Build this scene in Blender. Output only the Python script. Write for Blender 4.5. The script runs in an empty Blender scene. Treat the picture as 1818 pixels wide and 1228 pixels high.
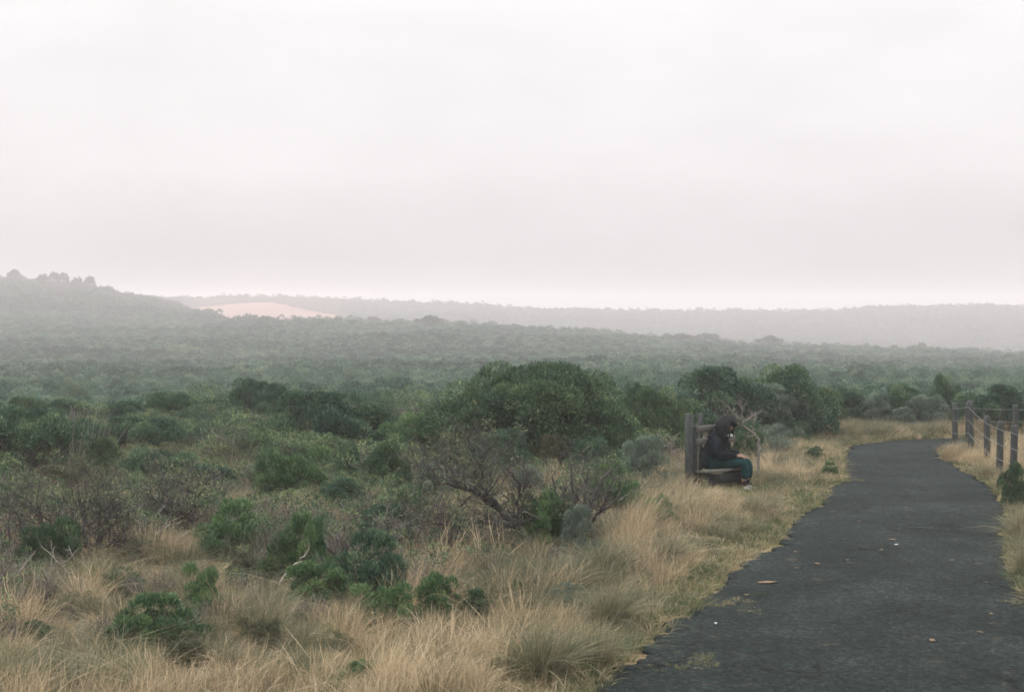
import bpy, math, random
import numpy as np
from mathutils import Vector, Matrix

sc = bpy.context.scene
COL = sc.collection
R = math.radians

# ------------------------------------------------------------------ camera
F = 2525.0                       # focal length in photo pixels (1818 wide)
CX, CY, HOR = 909.0, 614.0, 560.0
CAM_Z = 2.8
PITCH = math.atan((CY - HOR) / F)
cam_d = bpy.data.cameras.new('camera')
cam_d.lens = 50.0
cam_d.sensor_width = 36.0
cam_d.clip_start = 0.05
cam_d.clip_end = 6000
cam = bpy.data.objects.new('camera', cam_d)
COL.objects.link(cam)
cam.location = (0, 0, CAM_Z)
cam.rotation_euler = (math.pi / 2 - PITCH, 0, 0)
sc.camera = cam

# ------------------------------------------------------------------ render settings
sc.view_settings.view_transform = 'Standard'
sc.view_settings.look = 'None'
sc.view_settings.gamma = 1
sc.view_settings.exposure = 0.66
sc.render.engine = 'CYCLES'
cy = sc.cycles
cy.max_bounces = 6
cy.diffuse_bounces = 2
cy.glossy_bounces = 2
cy.transmission_bounces = 3
cy.volume_bounces = 2
cy.transparent_max_bounces = 4
cy.use_denoising = True
cy.denoiser = 'OPENIMAGEDENOISE'
cy.denoising_prefilter = 'ACCURATE'
cy.denoising_input_passes = 'RGB_ALBEDO_NORMAL'
cy.filter_width = 1.7
cy.use_adaptive_sampling = False

# ------------------------------------------------------------------ world: overcast sky over a Nishita sky
SUN_EL, SUN_AZ = R(58), R(-70)           # azimuth from +Y, negative = to the left
world = bpy.data.worlds.new('World')
sc.world = world
world.use_nodes = True
nt = world.node_tree
nt.nodes.clear()
wo = nt.nodes.new('ShaderNodeOutputWorld')
bg = nt.nodes.new('ShaderNodeBackground')
bg.inputs['Strength'].default_value = 0.1
sky = nt.nodes.new('ShaderNodeTexSky')
sky.sky_type = 'NISHITA'
sky.sun_disc = False
sky.sun_elevation = SUN_EL
sky.sun_rotation = SUN_AZ
sky.dust_density = 4
tc = nt.nodes.new('ShaderNodeTexCoord')
sep = nt.nodes.new('ShaderNodeSeparateXYZ')
nt.links.new(tc.outputs['Generated'], sep.inputs[0])
ramp = nt.nodes.new('ShaderNodeValToRGB')     # cloud deck luminance by elevation
el = ramp.color_ramp.elements
el[0].position = 0.0
el[0].color = (0.33, 0.315, 0.321, 1)
el[1].position = 1.0
el[1].color = (1.60, 1.60, 1.62, 1)
e = ramp.color_ramp.elements.new(0.10); e.color = (0.572, 0.552, 0.556, 1)
e = ramp.color_ramp.elements.new(0.24); e.color = (0.645, 0.627, 0.630, 1)
e = ramp.color_ramp.elements.new(0.45); e.color = (1.15, 1.14, 1.16, 1)
nt.links.new(sep.outputs['Z'], ramp.inputs['Fac'])
cmap = nt.nodes.new('ShaderNodeMapping')
cmap.inputs['Scale'].default_value = (3.2, 3.2, 9.0)
nt.links.new(tc.outputs['Generated'], cmap.inputs['Vector'])
cn = nt.nodes.new('ShaderNodeTexNoise')
cn.inputs['Scale'].default_value = 1.6
cn.inputs['Detail'].default_value = 5
cn.inputs['Roughness'].default_value = 0.5
nt.links.new(cmap.outputs[0], cn.inputs['Vector'])
cmr = nt.nodes.new('ShaderNodeMapRange')
cmr.inputs['From Min'].default_value = 0.35
cmr.inputs['From Max'].default_value = 0.7
cmr.inputs['To Min'].default_value = 9.55
cmr.inputs['To Max'].default_value = 10.5
nt.links.new(cn.outputs['Fac'], cmr.inputs['Value'])
cmul = nt.nodes.new('ShaderNodeMix'); cmul.data_type = 'RGBA'; cmul.blend_type = 'MULTIPLY'
cmul.inputs['Factor'].default_value = 1.0
nt.links.new(ramp.outputs['Color'], cmul.inputs['A'])
nt.links.new(cmr.outputs['Result'], cmul.inputs['B'])
cmix = nt.nodes.new('ShaderNodeMix'); cmix.data_type = 'RGBA'
cmix.inputs['Factor'].default_value = 0.96
nt.links.new(sky.outputs[0], cmix.inputs['A'])
nt.links.new(cmul.outputs['Result'], cmix.inputs['B'])
nt.links.new(cmix.outputs['Result'], bg.inputs['Color'])
nt.links.new(bg.outputs[0], wo.inputs['Surface'])

# ------------------------------------------------------------------ sun behind the cloud
sun_d = bpy.data.lights.new('sun', 'SUN')
sun_d.energy = 1.5
sun_d.angle = R(14)
sun_d.color = (1.0, 0.95, 0.87)
sun = bpy.data.objects.new('sun', sun_d)
COL.objects.link(sun)
sdir = Vector((math.sin(SUN_AZ) * math.cos(SUN_EL), math.cos(SUN_AZ) * math.cos(SUN_EL), math.sin(SUN_EL)))
sun.rotation_euler = sdir.to_track_quat('Z', 'Y').to_euler()

# ------------------------------------------------------------------ helpers
def P(px, py, r):
    """the world point whose picture is photo pixel (px, py), at distance y = r"""
    u, v = (px - CX) / F, (CY - py) / F
    c, s = math.cos(PITCH), math.sin(PITCH)
    d = Vector((u, c + v * s, -s + v * c))
    return Vector((0, 0, CAM_Z)) + d * (r / d.y)

def r_of(py, z=0.0):
    return F * (CAM_Z - z) / (py - HOR)

def G(px, py):
    return P(px, py, r_of(py))

def tag(o, label=None, cat=None, group=None, kind=None):
    if label: o['label'] = label
    if cat: o['category'] = cat
    if group: o['group'] = group
    if kind: o['kind'] = kind
    return o

def obj(name, me, parent=None):
    o = bpy.data.objects.new(name, me)
    COL.objects.link(o)
    if parent: o.parent = parent
    return o

def empty(name, loc=(0, 0, 0), rz=0.0, scale=(1, 1, 1)):
    o = bpy.data.objects.new(name, None)
    COL.objects.link(o)
    o.location = loc
    o.rotation_euler = (0, 0, rz)
    o.scale = scale
    o.empty_display_size = 0.1
    return o

def raw_mesh(name, V, faces_flat, sizes, mat=None, tone=None, smooth=False, mat_idx=None):
    me = bpy.data.meshes.new(name)
    V = np.asarray(V, np.float32).reshape(-1, 3)
    faces_flat = np.asarray(faces_flat, np.int32)
    sizes = np.asarray(sizes, np.int32)
    me.vertices.add(len(V))
    me.vertices.foreach_set('co', V.ravel())
    me.loops.add(len(faces_flat))
    me.loops.foreach_set('vertex_index', faces_flat)
    me.polygons.add(len(sizes))
    st = np.zeros(len(sizes), np.int32)
    st[1:] = np.cumsum(sizes)[:-1]
    me.polygons.foreach_set('loop_start', st)
    me.polygons.foreach_set('loop_total', sizes)
    if smooth:
        me.polygons.foreach_set('use_smooth', np.ones(len(sizes), bool))
    if mat is not None:
        for m in (mat if isinstance(mat, (list, tuple)) else [mat]):
            me.materials.append(m)
    if mat_idx is not None:
        me.polygons.foreach_set('material_index', np.asarray(mat_idx, np.int32))
    me.update(calc_edges=True)
    if tone is not None:
        a = me.attributes.new('tone', 'FLOAT', 'POINT')
        a.data.foreach_set('value', np.asarray(tone, np.float32))
    return me

def quads(name, Q, mat, tone):
    """Q: (n,4,3) loose quads, one tone each"""
    n = len(Q)
    return raw_mesh(name, Q.reshape(-1, 3), np.arange(4 * n), np.full(n, 4), mat, np.repeat(tone, 4))

def unit(a):
    return a / np.maximum(np.linalg.norm(a, axis=-1, keepdims=True), 1e-9)

def tube_arrays(lines, sides=5):
    """lines: list of (pts (m,3), radii (m,), tone) -> V, flat, sizes, tone"""
    VV, FF, TT = [], [], []
    off = 0
    for pts, rad, tone in lines:
        pts = np.asarray(pts, float); rad = np.asarray(rad, float)
        m = len(pts)
        t = np.gradient(pts, axis=0); t = unit(t)
        ref = np.array([0.31, 0.17, 0.93]) if abs(t[0, 2]) < 0.9 else np.array([0.93, 0.2, 0.1])
        a = unit(np.cross(t, ref)); b = np.cross(t, a)
        ang = np.arange(sides) * 2 * math.pi / sides
        ring = pts[:, None, :] + rad[:, None, None] * (a[:, None, :] * np.cos(ang)[None, :, None] + b[:, None, :] * np.sin(ang)[None, :, None])
        VV.append(ring.reshape(-1, 3))
        i = np.arange(m - 1)[:, None] * sides; j = np.arange(sides)[None, :]; k = (j + 1) % sides
        f = np.stack([i + j, i + k, i + sides + k, i + sides + j], -1).reshape(-1, 4) + off
        FF.append(f)
        TT.append(np.full(m * sides, tone))
        off += m * sides
    V = np.concatenate(VV); Fc = np.concatenate(FF)
    return V, Fc.ravel(), np.full(len(Fc), 4), np.concatenate(TT)

def tubes(name, lines, mat, sides=5, smooth=True):
    V, f, s, t = tube_arrays(lines, sides)
    return raw_mesh(name, V, f, s, mat, t, smooth)

# value noise on arrays (for terrain and edges)
_rs = np.random.RandomState(5)
_LAT = _rs.rand(256, 256)
def vnoise(x, y):
    x = np.asarray(x, float); y = np.asarray(y, float)
    xi = np.floor(x).astype(int); yi = np.floor(y).astype(int)
    fx = x - xi; fy = y - yi
    fx = fx * fx * (3 - 2 * fx); fy = fy * fy * (3 - 2 * fy)
    a = _LAT[xi % 256, yi % 256]; b = _LAT[(xi + 1) % 256, yi % 256]
    c = _LAT[xi % 256, (yi + 1) % 256]; d = _LAT[(xi + 1) % 256, (yi + 1) % 256]
    return (a * (1 - fx) + b * fx) * (1 - fy) + (c * (1 - fx) + d * fx) * fy
def fbm(x, y, o=4):
    s = 0; a = 0.5; t = 0
    for _ in range(o):
        s = s + a * vnoise(x, y); t += a; a *= 0.5; x = x * 2.03 + 17.3; y = y * 2.03 + 9.1
    return s / t
def sstep(a, b, x):
    t = np.clip((np.asarray(x, float) - a) / (b - a), 0, 1)
    return t * t * (3 - 2 * t)

# ------------------------------------------------------------------ materials
def new_mat(name):
    m = bpy.data.materials.new(name)
    m.use_nodes = True
    n = m.node_tree
    n.nodes.clear()
    out = n.nodes.new('ShaderNodeOutputMaterial')
    return m, n, out

def set_ramp(node, stops):
    cr = node.color_ramp
    while len(cr.elements) > 1: cr.elements.remove(cr.elements[-1])
    cr.elements[0].position = stops[0][0]; cr.elements[0].color = (*stops[0][1], 1)
    for p, c in stops[1:]:
        e = cr.elements.new(p); e.color = (*c, 1)

def blade_mat(name, stops, trans=0.12, rough=0.6, spec=0.25, jitter=0.25, patch=None):
    """leaf / blade material: colour from the 'tone' attribute shifted by a per-object random and (for scattered
    plants) by a slow noise over where they grow"""
    m, n, out = new_mat(name)
    at = n.nodes.new('ShaderNodeAttribute'); at.attribute_name = 'tone'
    oi = n.nodes.new('ShaderNodeObjectInfo')
    mr = n.nodes.new('ShaderNodeMapRange')
    mr.inputs['To Min'].default_value = -jitter; mr.inputs['To Max'].default_value = jitter
    n.links.new(oi.outputs['Random'], mr.inputs['Value'])
    ad = n.nodes.new('ShaderNodeMath'); ad.operation = 'ADD'
    n.links.new(at.outputs['Fac'], ad.inputs[0]); n.links.new(mr.outputs[0], ad.inputs[1])
    val = ad.outputs[0]
    if patch:
        tn = n.nodes.new('ShaderNodeTexNoise'); tn.inputs['Scale'].default_value = patch[0]; tn.inputs['Detail'].default_value = 3
        n.links.new(oi.outputs['Location'], tn.inputs['Vector'])
        m2 = n.nodes.new('ShaderNodeMapRange'); m2.inputs['From Min'].default_value = 0.3; m2.inputs['From Max'].default_value = 0.7
        m2.inputs['To Min'].default_value = -patch[1]; m2.inputs['To Max'].default_value = patch[1]
        n.links.new(tn.outputs['Fac'], m2.inputs['Value'])
        a2 = n.nodes.new('ShaderNodeMath'); a2.operation = 'ADD'
        n.links.new(val, a2.inputs[0]); n.links.new(m2.outputs[0], a2.inputs[1]); val = a2.outputs[0]
    rp = n.nodes.new('ShaderNodeValToRGB'); set_ramp(rp, stops)
    n.links.new(val, rp.inputs['Fac'])
    pb = n.nodes.new('ShaderNodeBsdfPrincipled')
    pb.inputs['Roughness'].default_value = rough
    pb.inputs['Specular IOR Level'].default_value = spec
    n.links.new(rp.outputs['Color'], pb.inputs['Base Color'])
    if trans > 0:
        tr = n.nodes.new('ShaderNodeBsdfTranslucent')
        n.links.new(rp.outputs['Color'], tr.inputs['Color'])
        mx = n.nodes.new('ShaderNodeMixShader'); mx.inputs[0].default_value = trans
        n.links.new(pb.outputs[0], mx.inputs[1]); n.links.new(tr.outputs[0], mx.inputs[2])
        n.links.new(mx.outputs[0], out.inputs['Surface'])
    else:
        n.links.new(pb.outputs[0], out.inputs['Surface'])
    return m

M = {}
M['leaf_green'] = blade_mat('leaf_green', [(0, (.027, .056, .033)), (.4, (.056, .106, .056)), (.75, (.138, .198, .088)), (1, (.27, .30, .13))], jitter=.05)
M['leaf_deep'] = blade_mat('leaf_deep', [(0, (.022, .050, .036)), (.35, (.046, .098, .062)), (.68, (.118, .188, .102)), (1, (.25, .31, .15))], jitter=.03)
M['leaf_bright'] = blade_mat('leaf_bright', [(0, (.032, .080, .038)), (.4, (.084, .156, .070)), (.75, (.19, .29, .11)), (1, (.34, .39, .16))], jitter=.1)
M['leaf_grey'] = blade_mat('leaf_grey', [(0, (.060, .092, .074)), (.4, (.125, .172, .132)), (.75, (.23, .285, .215)), (1, (.34, .38, .30))], jitter=.1)
M['leaf_olive'] = blade_mat('leaf_olive', [(0, (.055, .062, .040)), (.4, (.110, .120, .066)), (.75, (.19, .185, .10)), (1, (.27, .235, .13))], jitter=.1)
M['leaf_heath'] = blade_mat('leaf_heath', [(0, (.032, .066, .044)), (.4, (.062, .132, .092)), (.75, (.125, .205, .128)), (1, (.20, .24, .15))], jitter=.22, patch=(.035, .3), trans=.15)
M['leaf_forest'] = blade_mat('leaf_forest', [(0, (.038, .064, .046)), (.5, (.074, .118, .078)), (1, (.13, .165, .105))], jitter=.25, patch=(.01, .25), trans=.1)
M['straw'] = blade_mat('straw', [(0, (.075, .078, .046)), (.3, (.175, .152, .095)), (.6, (.375, .288, .176)), (1, (.60, .485, .32))], trans=.3, jitter=.22, patch=(.35, .28))
M['sedge'] = blade_mat('sedge', [(0, (.065, .080, .050)), (.4, (.145, .150, .088)), (.75, (.26, .235, .140)), (1, (.44, .37, .23))], trans=.25, jitter=.2, patch=(.3, .2))
M['short_grass'] = blade_mat('short_grass', [(0, (.05, .085, .032)), (.4, (.115, .135, .062)), (.75, (.27, .232, .130)), (1, (.42, .34, .22))], trans=.3, jitter=.3, patch=(.9, .35))
M['twig'] = blade_mat('twig', [(0, (.060, .054, .047)), (.5, (.125, .114, .100)), (.85, (.22, .20, .18)), (1, (.36, .34, .315))], trans=0, rough=.85, spec=.15, jitter=.12)
M['bark'] = blade_mat('bark', [(0, (.032, .030, .027)), (.5, (.068, .064, .058)), (.85, (.13, .125, .115)), (1, (.24, .23, .215))], trans=0, rough=.85, spec=.15, jitter=.1)
M['dead_wood'] = blade_mat('dead_wood', [(0, (.15, .13, .11)), (.5, (.28, .25, .22)), (1, (.46, .43, .39))], trans=0, rough=.85, spec=.15, jitter=.1)

def noise_mat(name, stops, scale=8, detail=6, rough=.85, spec=.2, bump=0.0, stretch=None, bscale=None, coords='Object', dist=0.02):
    m, n, out = new_mat(name)
    tcn = n.nodes.new('ShaderNodeTexCoord')
    mp = n.nodes.new('ShaderNodeMapping')
    if stretch: mp.inputs['Scale'].default_value = stretch
    n.links.new(tcn.outputs[coords], mp.inputs['Vector'])
    tn = n.nodes.new('ShaderNodeTexNoise'); tn.inputs['Scale'].default_value = scale; tn.inputs['Detail'].default_value = detail
    tn.inputs['Roughness'].default_value = .62
    n.links.new(mp.outputs[0], tn.inputs['Vector'])
    rp = n.nodes.new('ShaderNodeValToRGB'); set_ramp(rp, stops)
    n.links.new(tn.outputs['Fac'], rp.inputs['Fac'])
    pb = n.nodes.new('ShaderNodeBsdfPrincipled'); pb.inputs['Roughness'].default_value = rough
    pb.inputs['Specular IOR Level'].default_value = spec
    n.links.new(rp.outputs['Color'], pb.inputs['Base Color'])
    if bump:
        b = n.nodes.new('ShaderNodeBump'); b.inputs['Strength'].default_value = bump; b.inputs['Distance'].default_value = dist
        t2 = n.nodes.new('ShaderNodeTexNoise'); t2.inputs['Scale'].default_value = bscale or scale * 3; t2.inputs['Detail'].default_value = 6
        n.links.new(mp.outputs[0], t2.inputs['Vector'])
        n.links.new(t2.outputs['Fac'], b.inputs['Height']); n.links.new(b.outputs[0], pb.inputs['Normal'])
    n.links.new(pb.outputs[0], out.inputs['Surface'])
    return m

M['post_wood'] = noise_mat('post_wood', [(.3, (.026, .033, .032)), (.5, (.050, .058, .055)), (.7, (.095, .102, .093))], scale=9, stretch=(6, 6, .7), bump=.6, rough=.9)
M['plank_wood'] = noise_mat('plank_wood', [(.3, (.07, .068, .058)), (.5, (.105, .100, .088)), (.72, (.185, .175, .155))], scale=10, stretch=(5, .6, 5), bump=.5, rough=.85)
M['beam_wood'] = noise_mat('beam_wood', [(.3, (.014, .017, .018)), (.6, (.032, .036, .035)), (.75, (.06, .062, .058))], scale=10, stretch=(.8, 4, 4), bump=.5, rough=.9)
M['wire'] = noise_mat('wire', [(.3, (.16, .155, .145)), (.7, (.32, .31, .30))], scale=30, rough=.5, spec=.5)
M['dry_leaf'] = noise_mat('dry_leaf', [(.3, (.10, .07, .045)), (.6, (.22, .155, .10))], scale=30)
M['paper'] = noise_mat('paper', [(.3, (.42, .41, .40)), (.7, (.6, .6, .59))], scale=20)
M['skin'] = noise_mat('skin', [(.3, (.26, .155, .11)), (.7, (.34, .205, .15))], scale=20, rough=.55, spec=.4)
M['hair'] = noise_mat('hair', [(.3, (.003, .004, .005)), (.7, (.009, .010, .011))], scale=30, stretch=(1, 1, .2), rough=.6, spec=.2, bump=.5)
M['jacket'] = noise_mat('jacket', [(.3, (.004, .007, .010)), (.7, (.010, .015, .020))], scale=6, rough=.9, spec=.1, bump=.6, dist=.03)
M['trousers'] = noise_mat('trousers', [(.3, (.003, .024, .024)), (.7, (.008, .044, .042))], scale=7, rough=.9, spec=.1, bump=.6, dist=.03)
M['shoe'] = noise_mat('shoe', [(.3, (.55, .56, .58)), (.7, (.75, .76, .78))], scale=10, rough=.6)
M['shoe_dark'] = noise_mat('shoe_dark', [(.3, (.02, .05, .055)), (.7, (.04, .08, .085))], scale=10, rough=.7)
M['sock'] = noise_mat('sock', [(.3, (.012, .012, .014)), (.7, (.03, .03, .034))], scale=20, rough=.95)
M['collar'] = noise_mat('collar', [(.3, (.50, .51, .53)), (.7, (.68, .69, .71))], scale=20, rough=.9)

# ------------------------------------------------------------------ the path's outline (world y -> x of the left and right edge)
L_PX = [(1484, 862), (1467, 894), (1440, 908), (1423, 926), (1400, 942), (1388, 963), (1337, 999), (1297, 1022), (1286, 1046),
        (1262, 1078), (1195, 1121), (1139, 1157), (1124, 1180), (1085, 1228)]
L_FAR = [(1510, 851), (1503, 838), (1500, 822), (1498, 806), (1501, 797), (1520, 791), (1565, 786), (1610, 783), (1660, 780.5)]
R_PX = [(1664, 800), (1672, 812), (1690, 823), (1708, 836), (1735, 846), (1746, 860), (1762, 876), (1785, 900), (1787, 940), (1783, 975), (1790, 1034), (1845, 1100), (1900, 1228)]
lp = sorted([(G(*p).y, G(*p).x) for p in L_PX + L_FAR])
rp_ = sorted([(G(*p).y, G(*p).x) for p in R_PX])
lp = [(-6, -1.9), (3, -.75)] + lp + [(32.6, 12), (32.9, 26)]
rp_ = [(-6, 3.1), (3, 3.6)] + rp_ + [(29.9, 9.5), (30.25, 14), (30.4, 26)]
LY, LX = np.array(lp).T
RY, RX = np.array(rp_).T
def xl(y): return np.interp(y, LY, LX)
def xr(y): return np.interp(y, RY, RX)
def path_dist(x, y):
    """signed distance-like: > 0 outside the path, in metres across (rough)"""
    x = np.asarray(x, float); y = np.asarray(y, float)
    dl = (xl(y) - x); dr = (x - xr(y))
    d = np.maximum(dl, dr)
    d = np.where((y < 25), d * .8, d)
    d = np.where(y > 30, np.maximum(d * .35, y - 32.4), d)
    return d

# ------------------------------------------------------------------ terrain: heights come from where the canopy shows
TPX = np.array([-500, 0, 130, 260, 350, 440, 600, 780, 1000, 1200, 1400, 1630, 1818, 2300.])
TR = np.array([0, 34, 45, 60, 100, 200, 330, 400, 500, 620, 760, 900, 1000, 1150, 1700.])
HC = np.array([0, 0, .3, .8, 1.2, 2.0, 2.6, 3.0, 4.0, 5.0, 5.0, 5.0, 6.0, 6.0, 6.0])    # canopy height above the ground
# picture height of the canopy top, by column, for r = 45 .. 1150
TPY = np.array([
    # 45   60   100  200  330  400  500  620  760  900  1000 1150
    [742, 728, 694, 640, 592, 570, 530, 480, 492, 500, 505, 545],   # -500
    [742, 728, 694, 640, 592, 570, 535, 492, 505, 515, 520, 555],   # 0
    [742, 728, 694, 640, 592, 571, 540, 503, 512, 518, 522, 555],   # 130
    [742, 727, 692, 639, 591, 573, 552, 529, 533, 530, 525, 555],   # 260
    [740, 726, 690, 638, 590, 573, 560, 549, 557, 541, 524, 555],   # 350
    [740, 725, 688, 637, 590, 570, 572, 572, 562, 539, 521, 555],   # 440
    [740, 724, 686, 636, 589, 568, 576, 575, 564, 546, 526, 560],   # 600
    [738, 722, 684, 634, 589, 573, 584, 588, 576, 553, 534, 565],   # 780
    [736, 720, 682, 634, 594, 582, 596, 604, 590, 560, 544, 575],   # 1000
    [735, 719, 681, 637, 606, 598, 610, 614, 595, 564, 547, 578],   # 1200
    [735, 719, 682, 642, 616, 609, 622, 622, 598, 564, 547, 578],   # 1400
    [735, 720, 684, 648, 626, 618, 632, 628, 600, 560, 540, 572],   # 1630
    [735, 721, 686, 652, 632, 625, 638, 634, 602, 560, 538, 570],   # 1818
    [735, 721, 688, 656, 638, 632, 642, 636, 602, 558, 535, 565]])  # 2300
TZ = np.zeros((len(TPX), len(TR)))
for i in range(len(TPX)):
    for j in range(2, 14):
        TZ[i, j] = CAM_Z - (TPY[i, j - 2] - HOR) / F * TR[j] - HC[j]
    TZ[i, 14] = TZ[i, 13] - 12

def canopy_h(r): return np.interp(r, TR, HC)
def gz(x, y):
    """height of the ground"""
    x = np.asarray(x, float); y = np.asarray(y, float)
    r = np.where(y > 1, np.maximum(y, 0), np.hypot(x, y) * .6)
    px = np.clip(CX + F * x / np.maximum(np.abs(y), 1.0), TPX[0], TPX[-1])
    px = np.where(y < 1, np.where(x < 0, TPX[0], TPX[-1]), px)
    i = np.clip(np.searchsorted(TPX, px) - 1, 0, len(TPX) - 2)
    fx = (px - TPX[i]) / (TPX[i + 1] - TPX[i]); fx = fx * fx * (3 - 2 * fx)
    rr = np.clip(r, 0, TR[-1] - 1e-3)
    j = np.clip(np.searchsorted(TR, rr, side='right') - 1, 0, len(TR) - 2)
    fr = (rr - TR[j]) / (TR[j + 1] - TR[j])
    z = (TZ[i, j] * (1 - fr) + TZ[i, j + 1] * fr) * (1 - fx) + (TZ[i + 1, j] * (1 - fr) + TZ[i + 1, j + 1] * fr) * fx
    d = path_dist(x, y)
    off = sstep(0.0, .8, d)
    z = z + off * (.05 + .16 * (fbm(x * .7, y * .7, 3) - .45) * sstep(.3, 2.5, d))
    z = z + sstep(60, 200, r) * 2.0 * (fbm(x * .02 + 4, y * .02, 3) - .5)
    return z

def build_ground():
    a1 = np.linspace(-25, 25, 300)
    az = np.concatenate([np.linspace(-180, -25, 40)[:-1], a1, np.linspace(25, 180, 40)[1:]])
    rad = [0.6]
    while rad[-1] < 1650:
        rad.append(rad[-1] + max(.12, rad[-1] * .018))
    rad = np.array(rad)
    A, RR = np.meshgrid(np.radians(az), rad)
    X = np.sin(A) * RR; Y = np.cos(A) * RR
    Z = gz(X, Y)
    V = np.stack([X, Y, Z], -1).reshape(-1, 3)
    n = len(az); m = len(rad)
    i = np.arange(m - 1)[:, None] * n; j = np.arange(n - 1)[None, :]
    q = np.stack([i + j, i + j + 1, i + n + j + 1, i + n + j], -1).reshape(-1, 4)[:, ::-1]
    V = np.concatenate([V, [[0, 0, 0]]])
    c = len(V) - 1
    t = np.stack([np.full(n - 1, c), np.arange(1, n), np.arange(n - 1)], -1)[:, ::-1]
    flat = np.concatenate([q.ravel(), t.ravel()]); sz = np.concatenate([np.full(len(q), 4), np.full(len(t), 3)])
    m_, n_, out = new_mat('heath_soil')
    geo = n_.nodes.new('ShaderNodeNewGeometry')
    def tn(scale, detail=5):
        t_ = n_.nodes.new('ShaderNodeTexNoise'); t_.inputs['Scale'].default_value = scale; t_.inputs['Detail'].default_value = detail
        n_.links.new(geo.outputs['Position'], t_.inputs['Vector']); return t_
    r1 = n_.nodes.new('ShaderNodeValToRGB'); set_ramp(r1, [(.3, (.08, .066, .046)), (.45, (.16, .125, .078)), (.55, (.135, .125, .062)), (.68, (.09, .10, .042))])
    n_.links.new(tn(1.1).outputs['Fac'], r1.inputs['Fac'])
    r2 = n_.nodes.new('ShaderNodeValToRGB'); set_ramp(r2, [(.35, (.55, .5, .45)), (.65, (1.25, 1.2, 1.1))])
    n_.links.new(tn(24).outputs['Fac'], r2.inputs['Fac'])
    mx = n_.nodes.new('ShaderNodeMix'); mx.data_type = 'RGBA'; mx.blend_type = 'MULTIPLY'; mx.inputs['Factor'].default_value = 1
    n_.links.new(r1.outputs[0], mx.inputs['A']); n_.links.new(r2.outputs[0], mx.inputs['B'])
    pb = n_.nodes.new('ShaderNodeBsdfPrincipled'); pb.inputs['Roughness'].default_value = .95; pb.inputs['Specular IOR Level'].default_value = .1
    b = n_.nodes.new('ShaderNodeBump'); b.inputs['Strength'].default_value = .8; b.inputs['Distance'].default_value = .05
    n_.links.new(tn(18).outputs['Fac'], b.inputs['Height']); n_.links.new(b.outputs[0], pb.inputs['Normal'])
    n_.links.new(mx.outputs['Result'], pb.inputs['Base Color'])
    n_.links.new(pb.outputs[0], out.inputs['Surface'])
    o = obj('ground', raw_mesh('ground', V, flat, sz, m_, smooth=True))
    tag(o, kind='structure')
build_ground()

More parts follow.
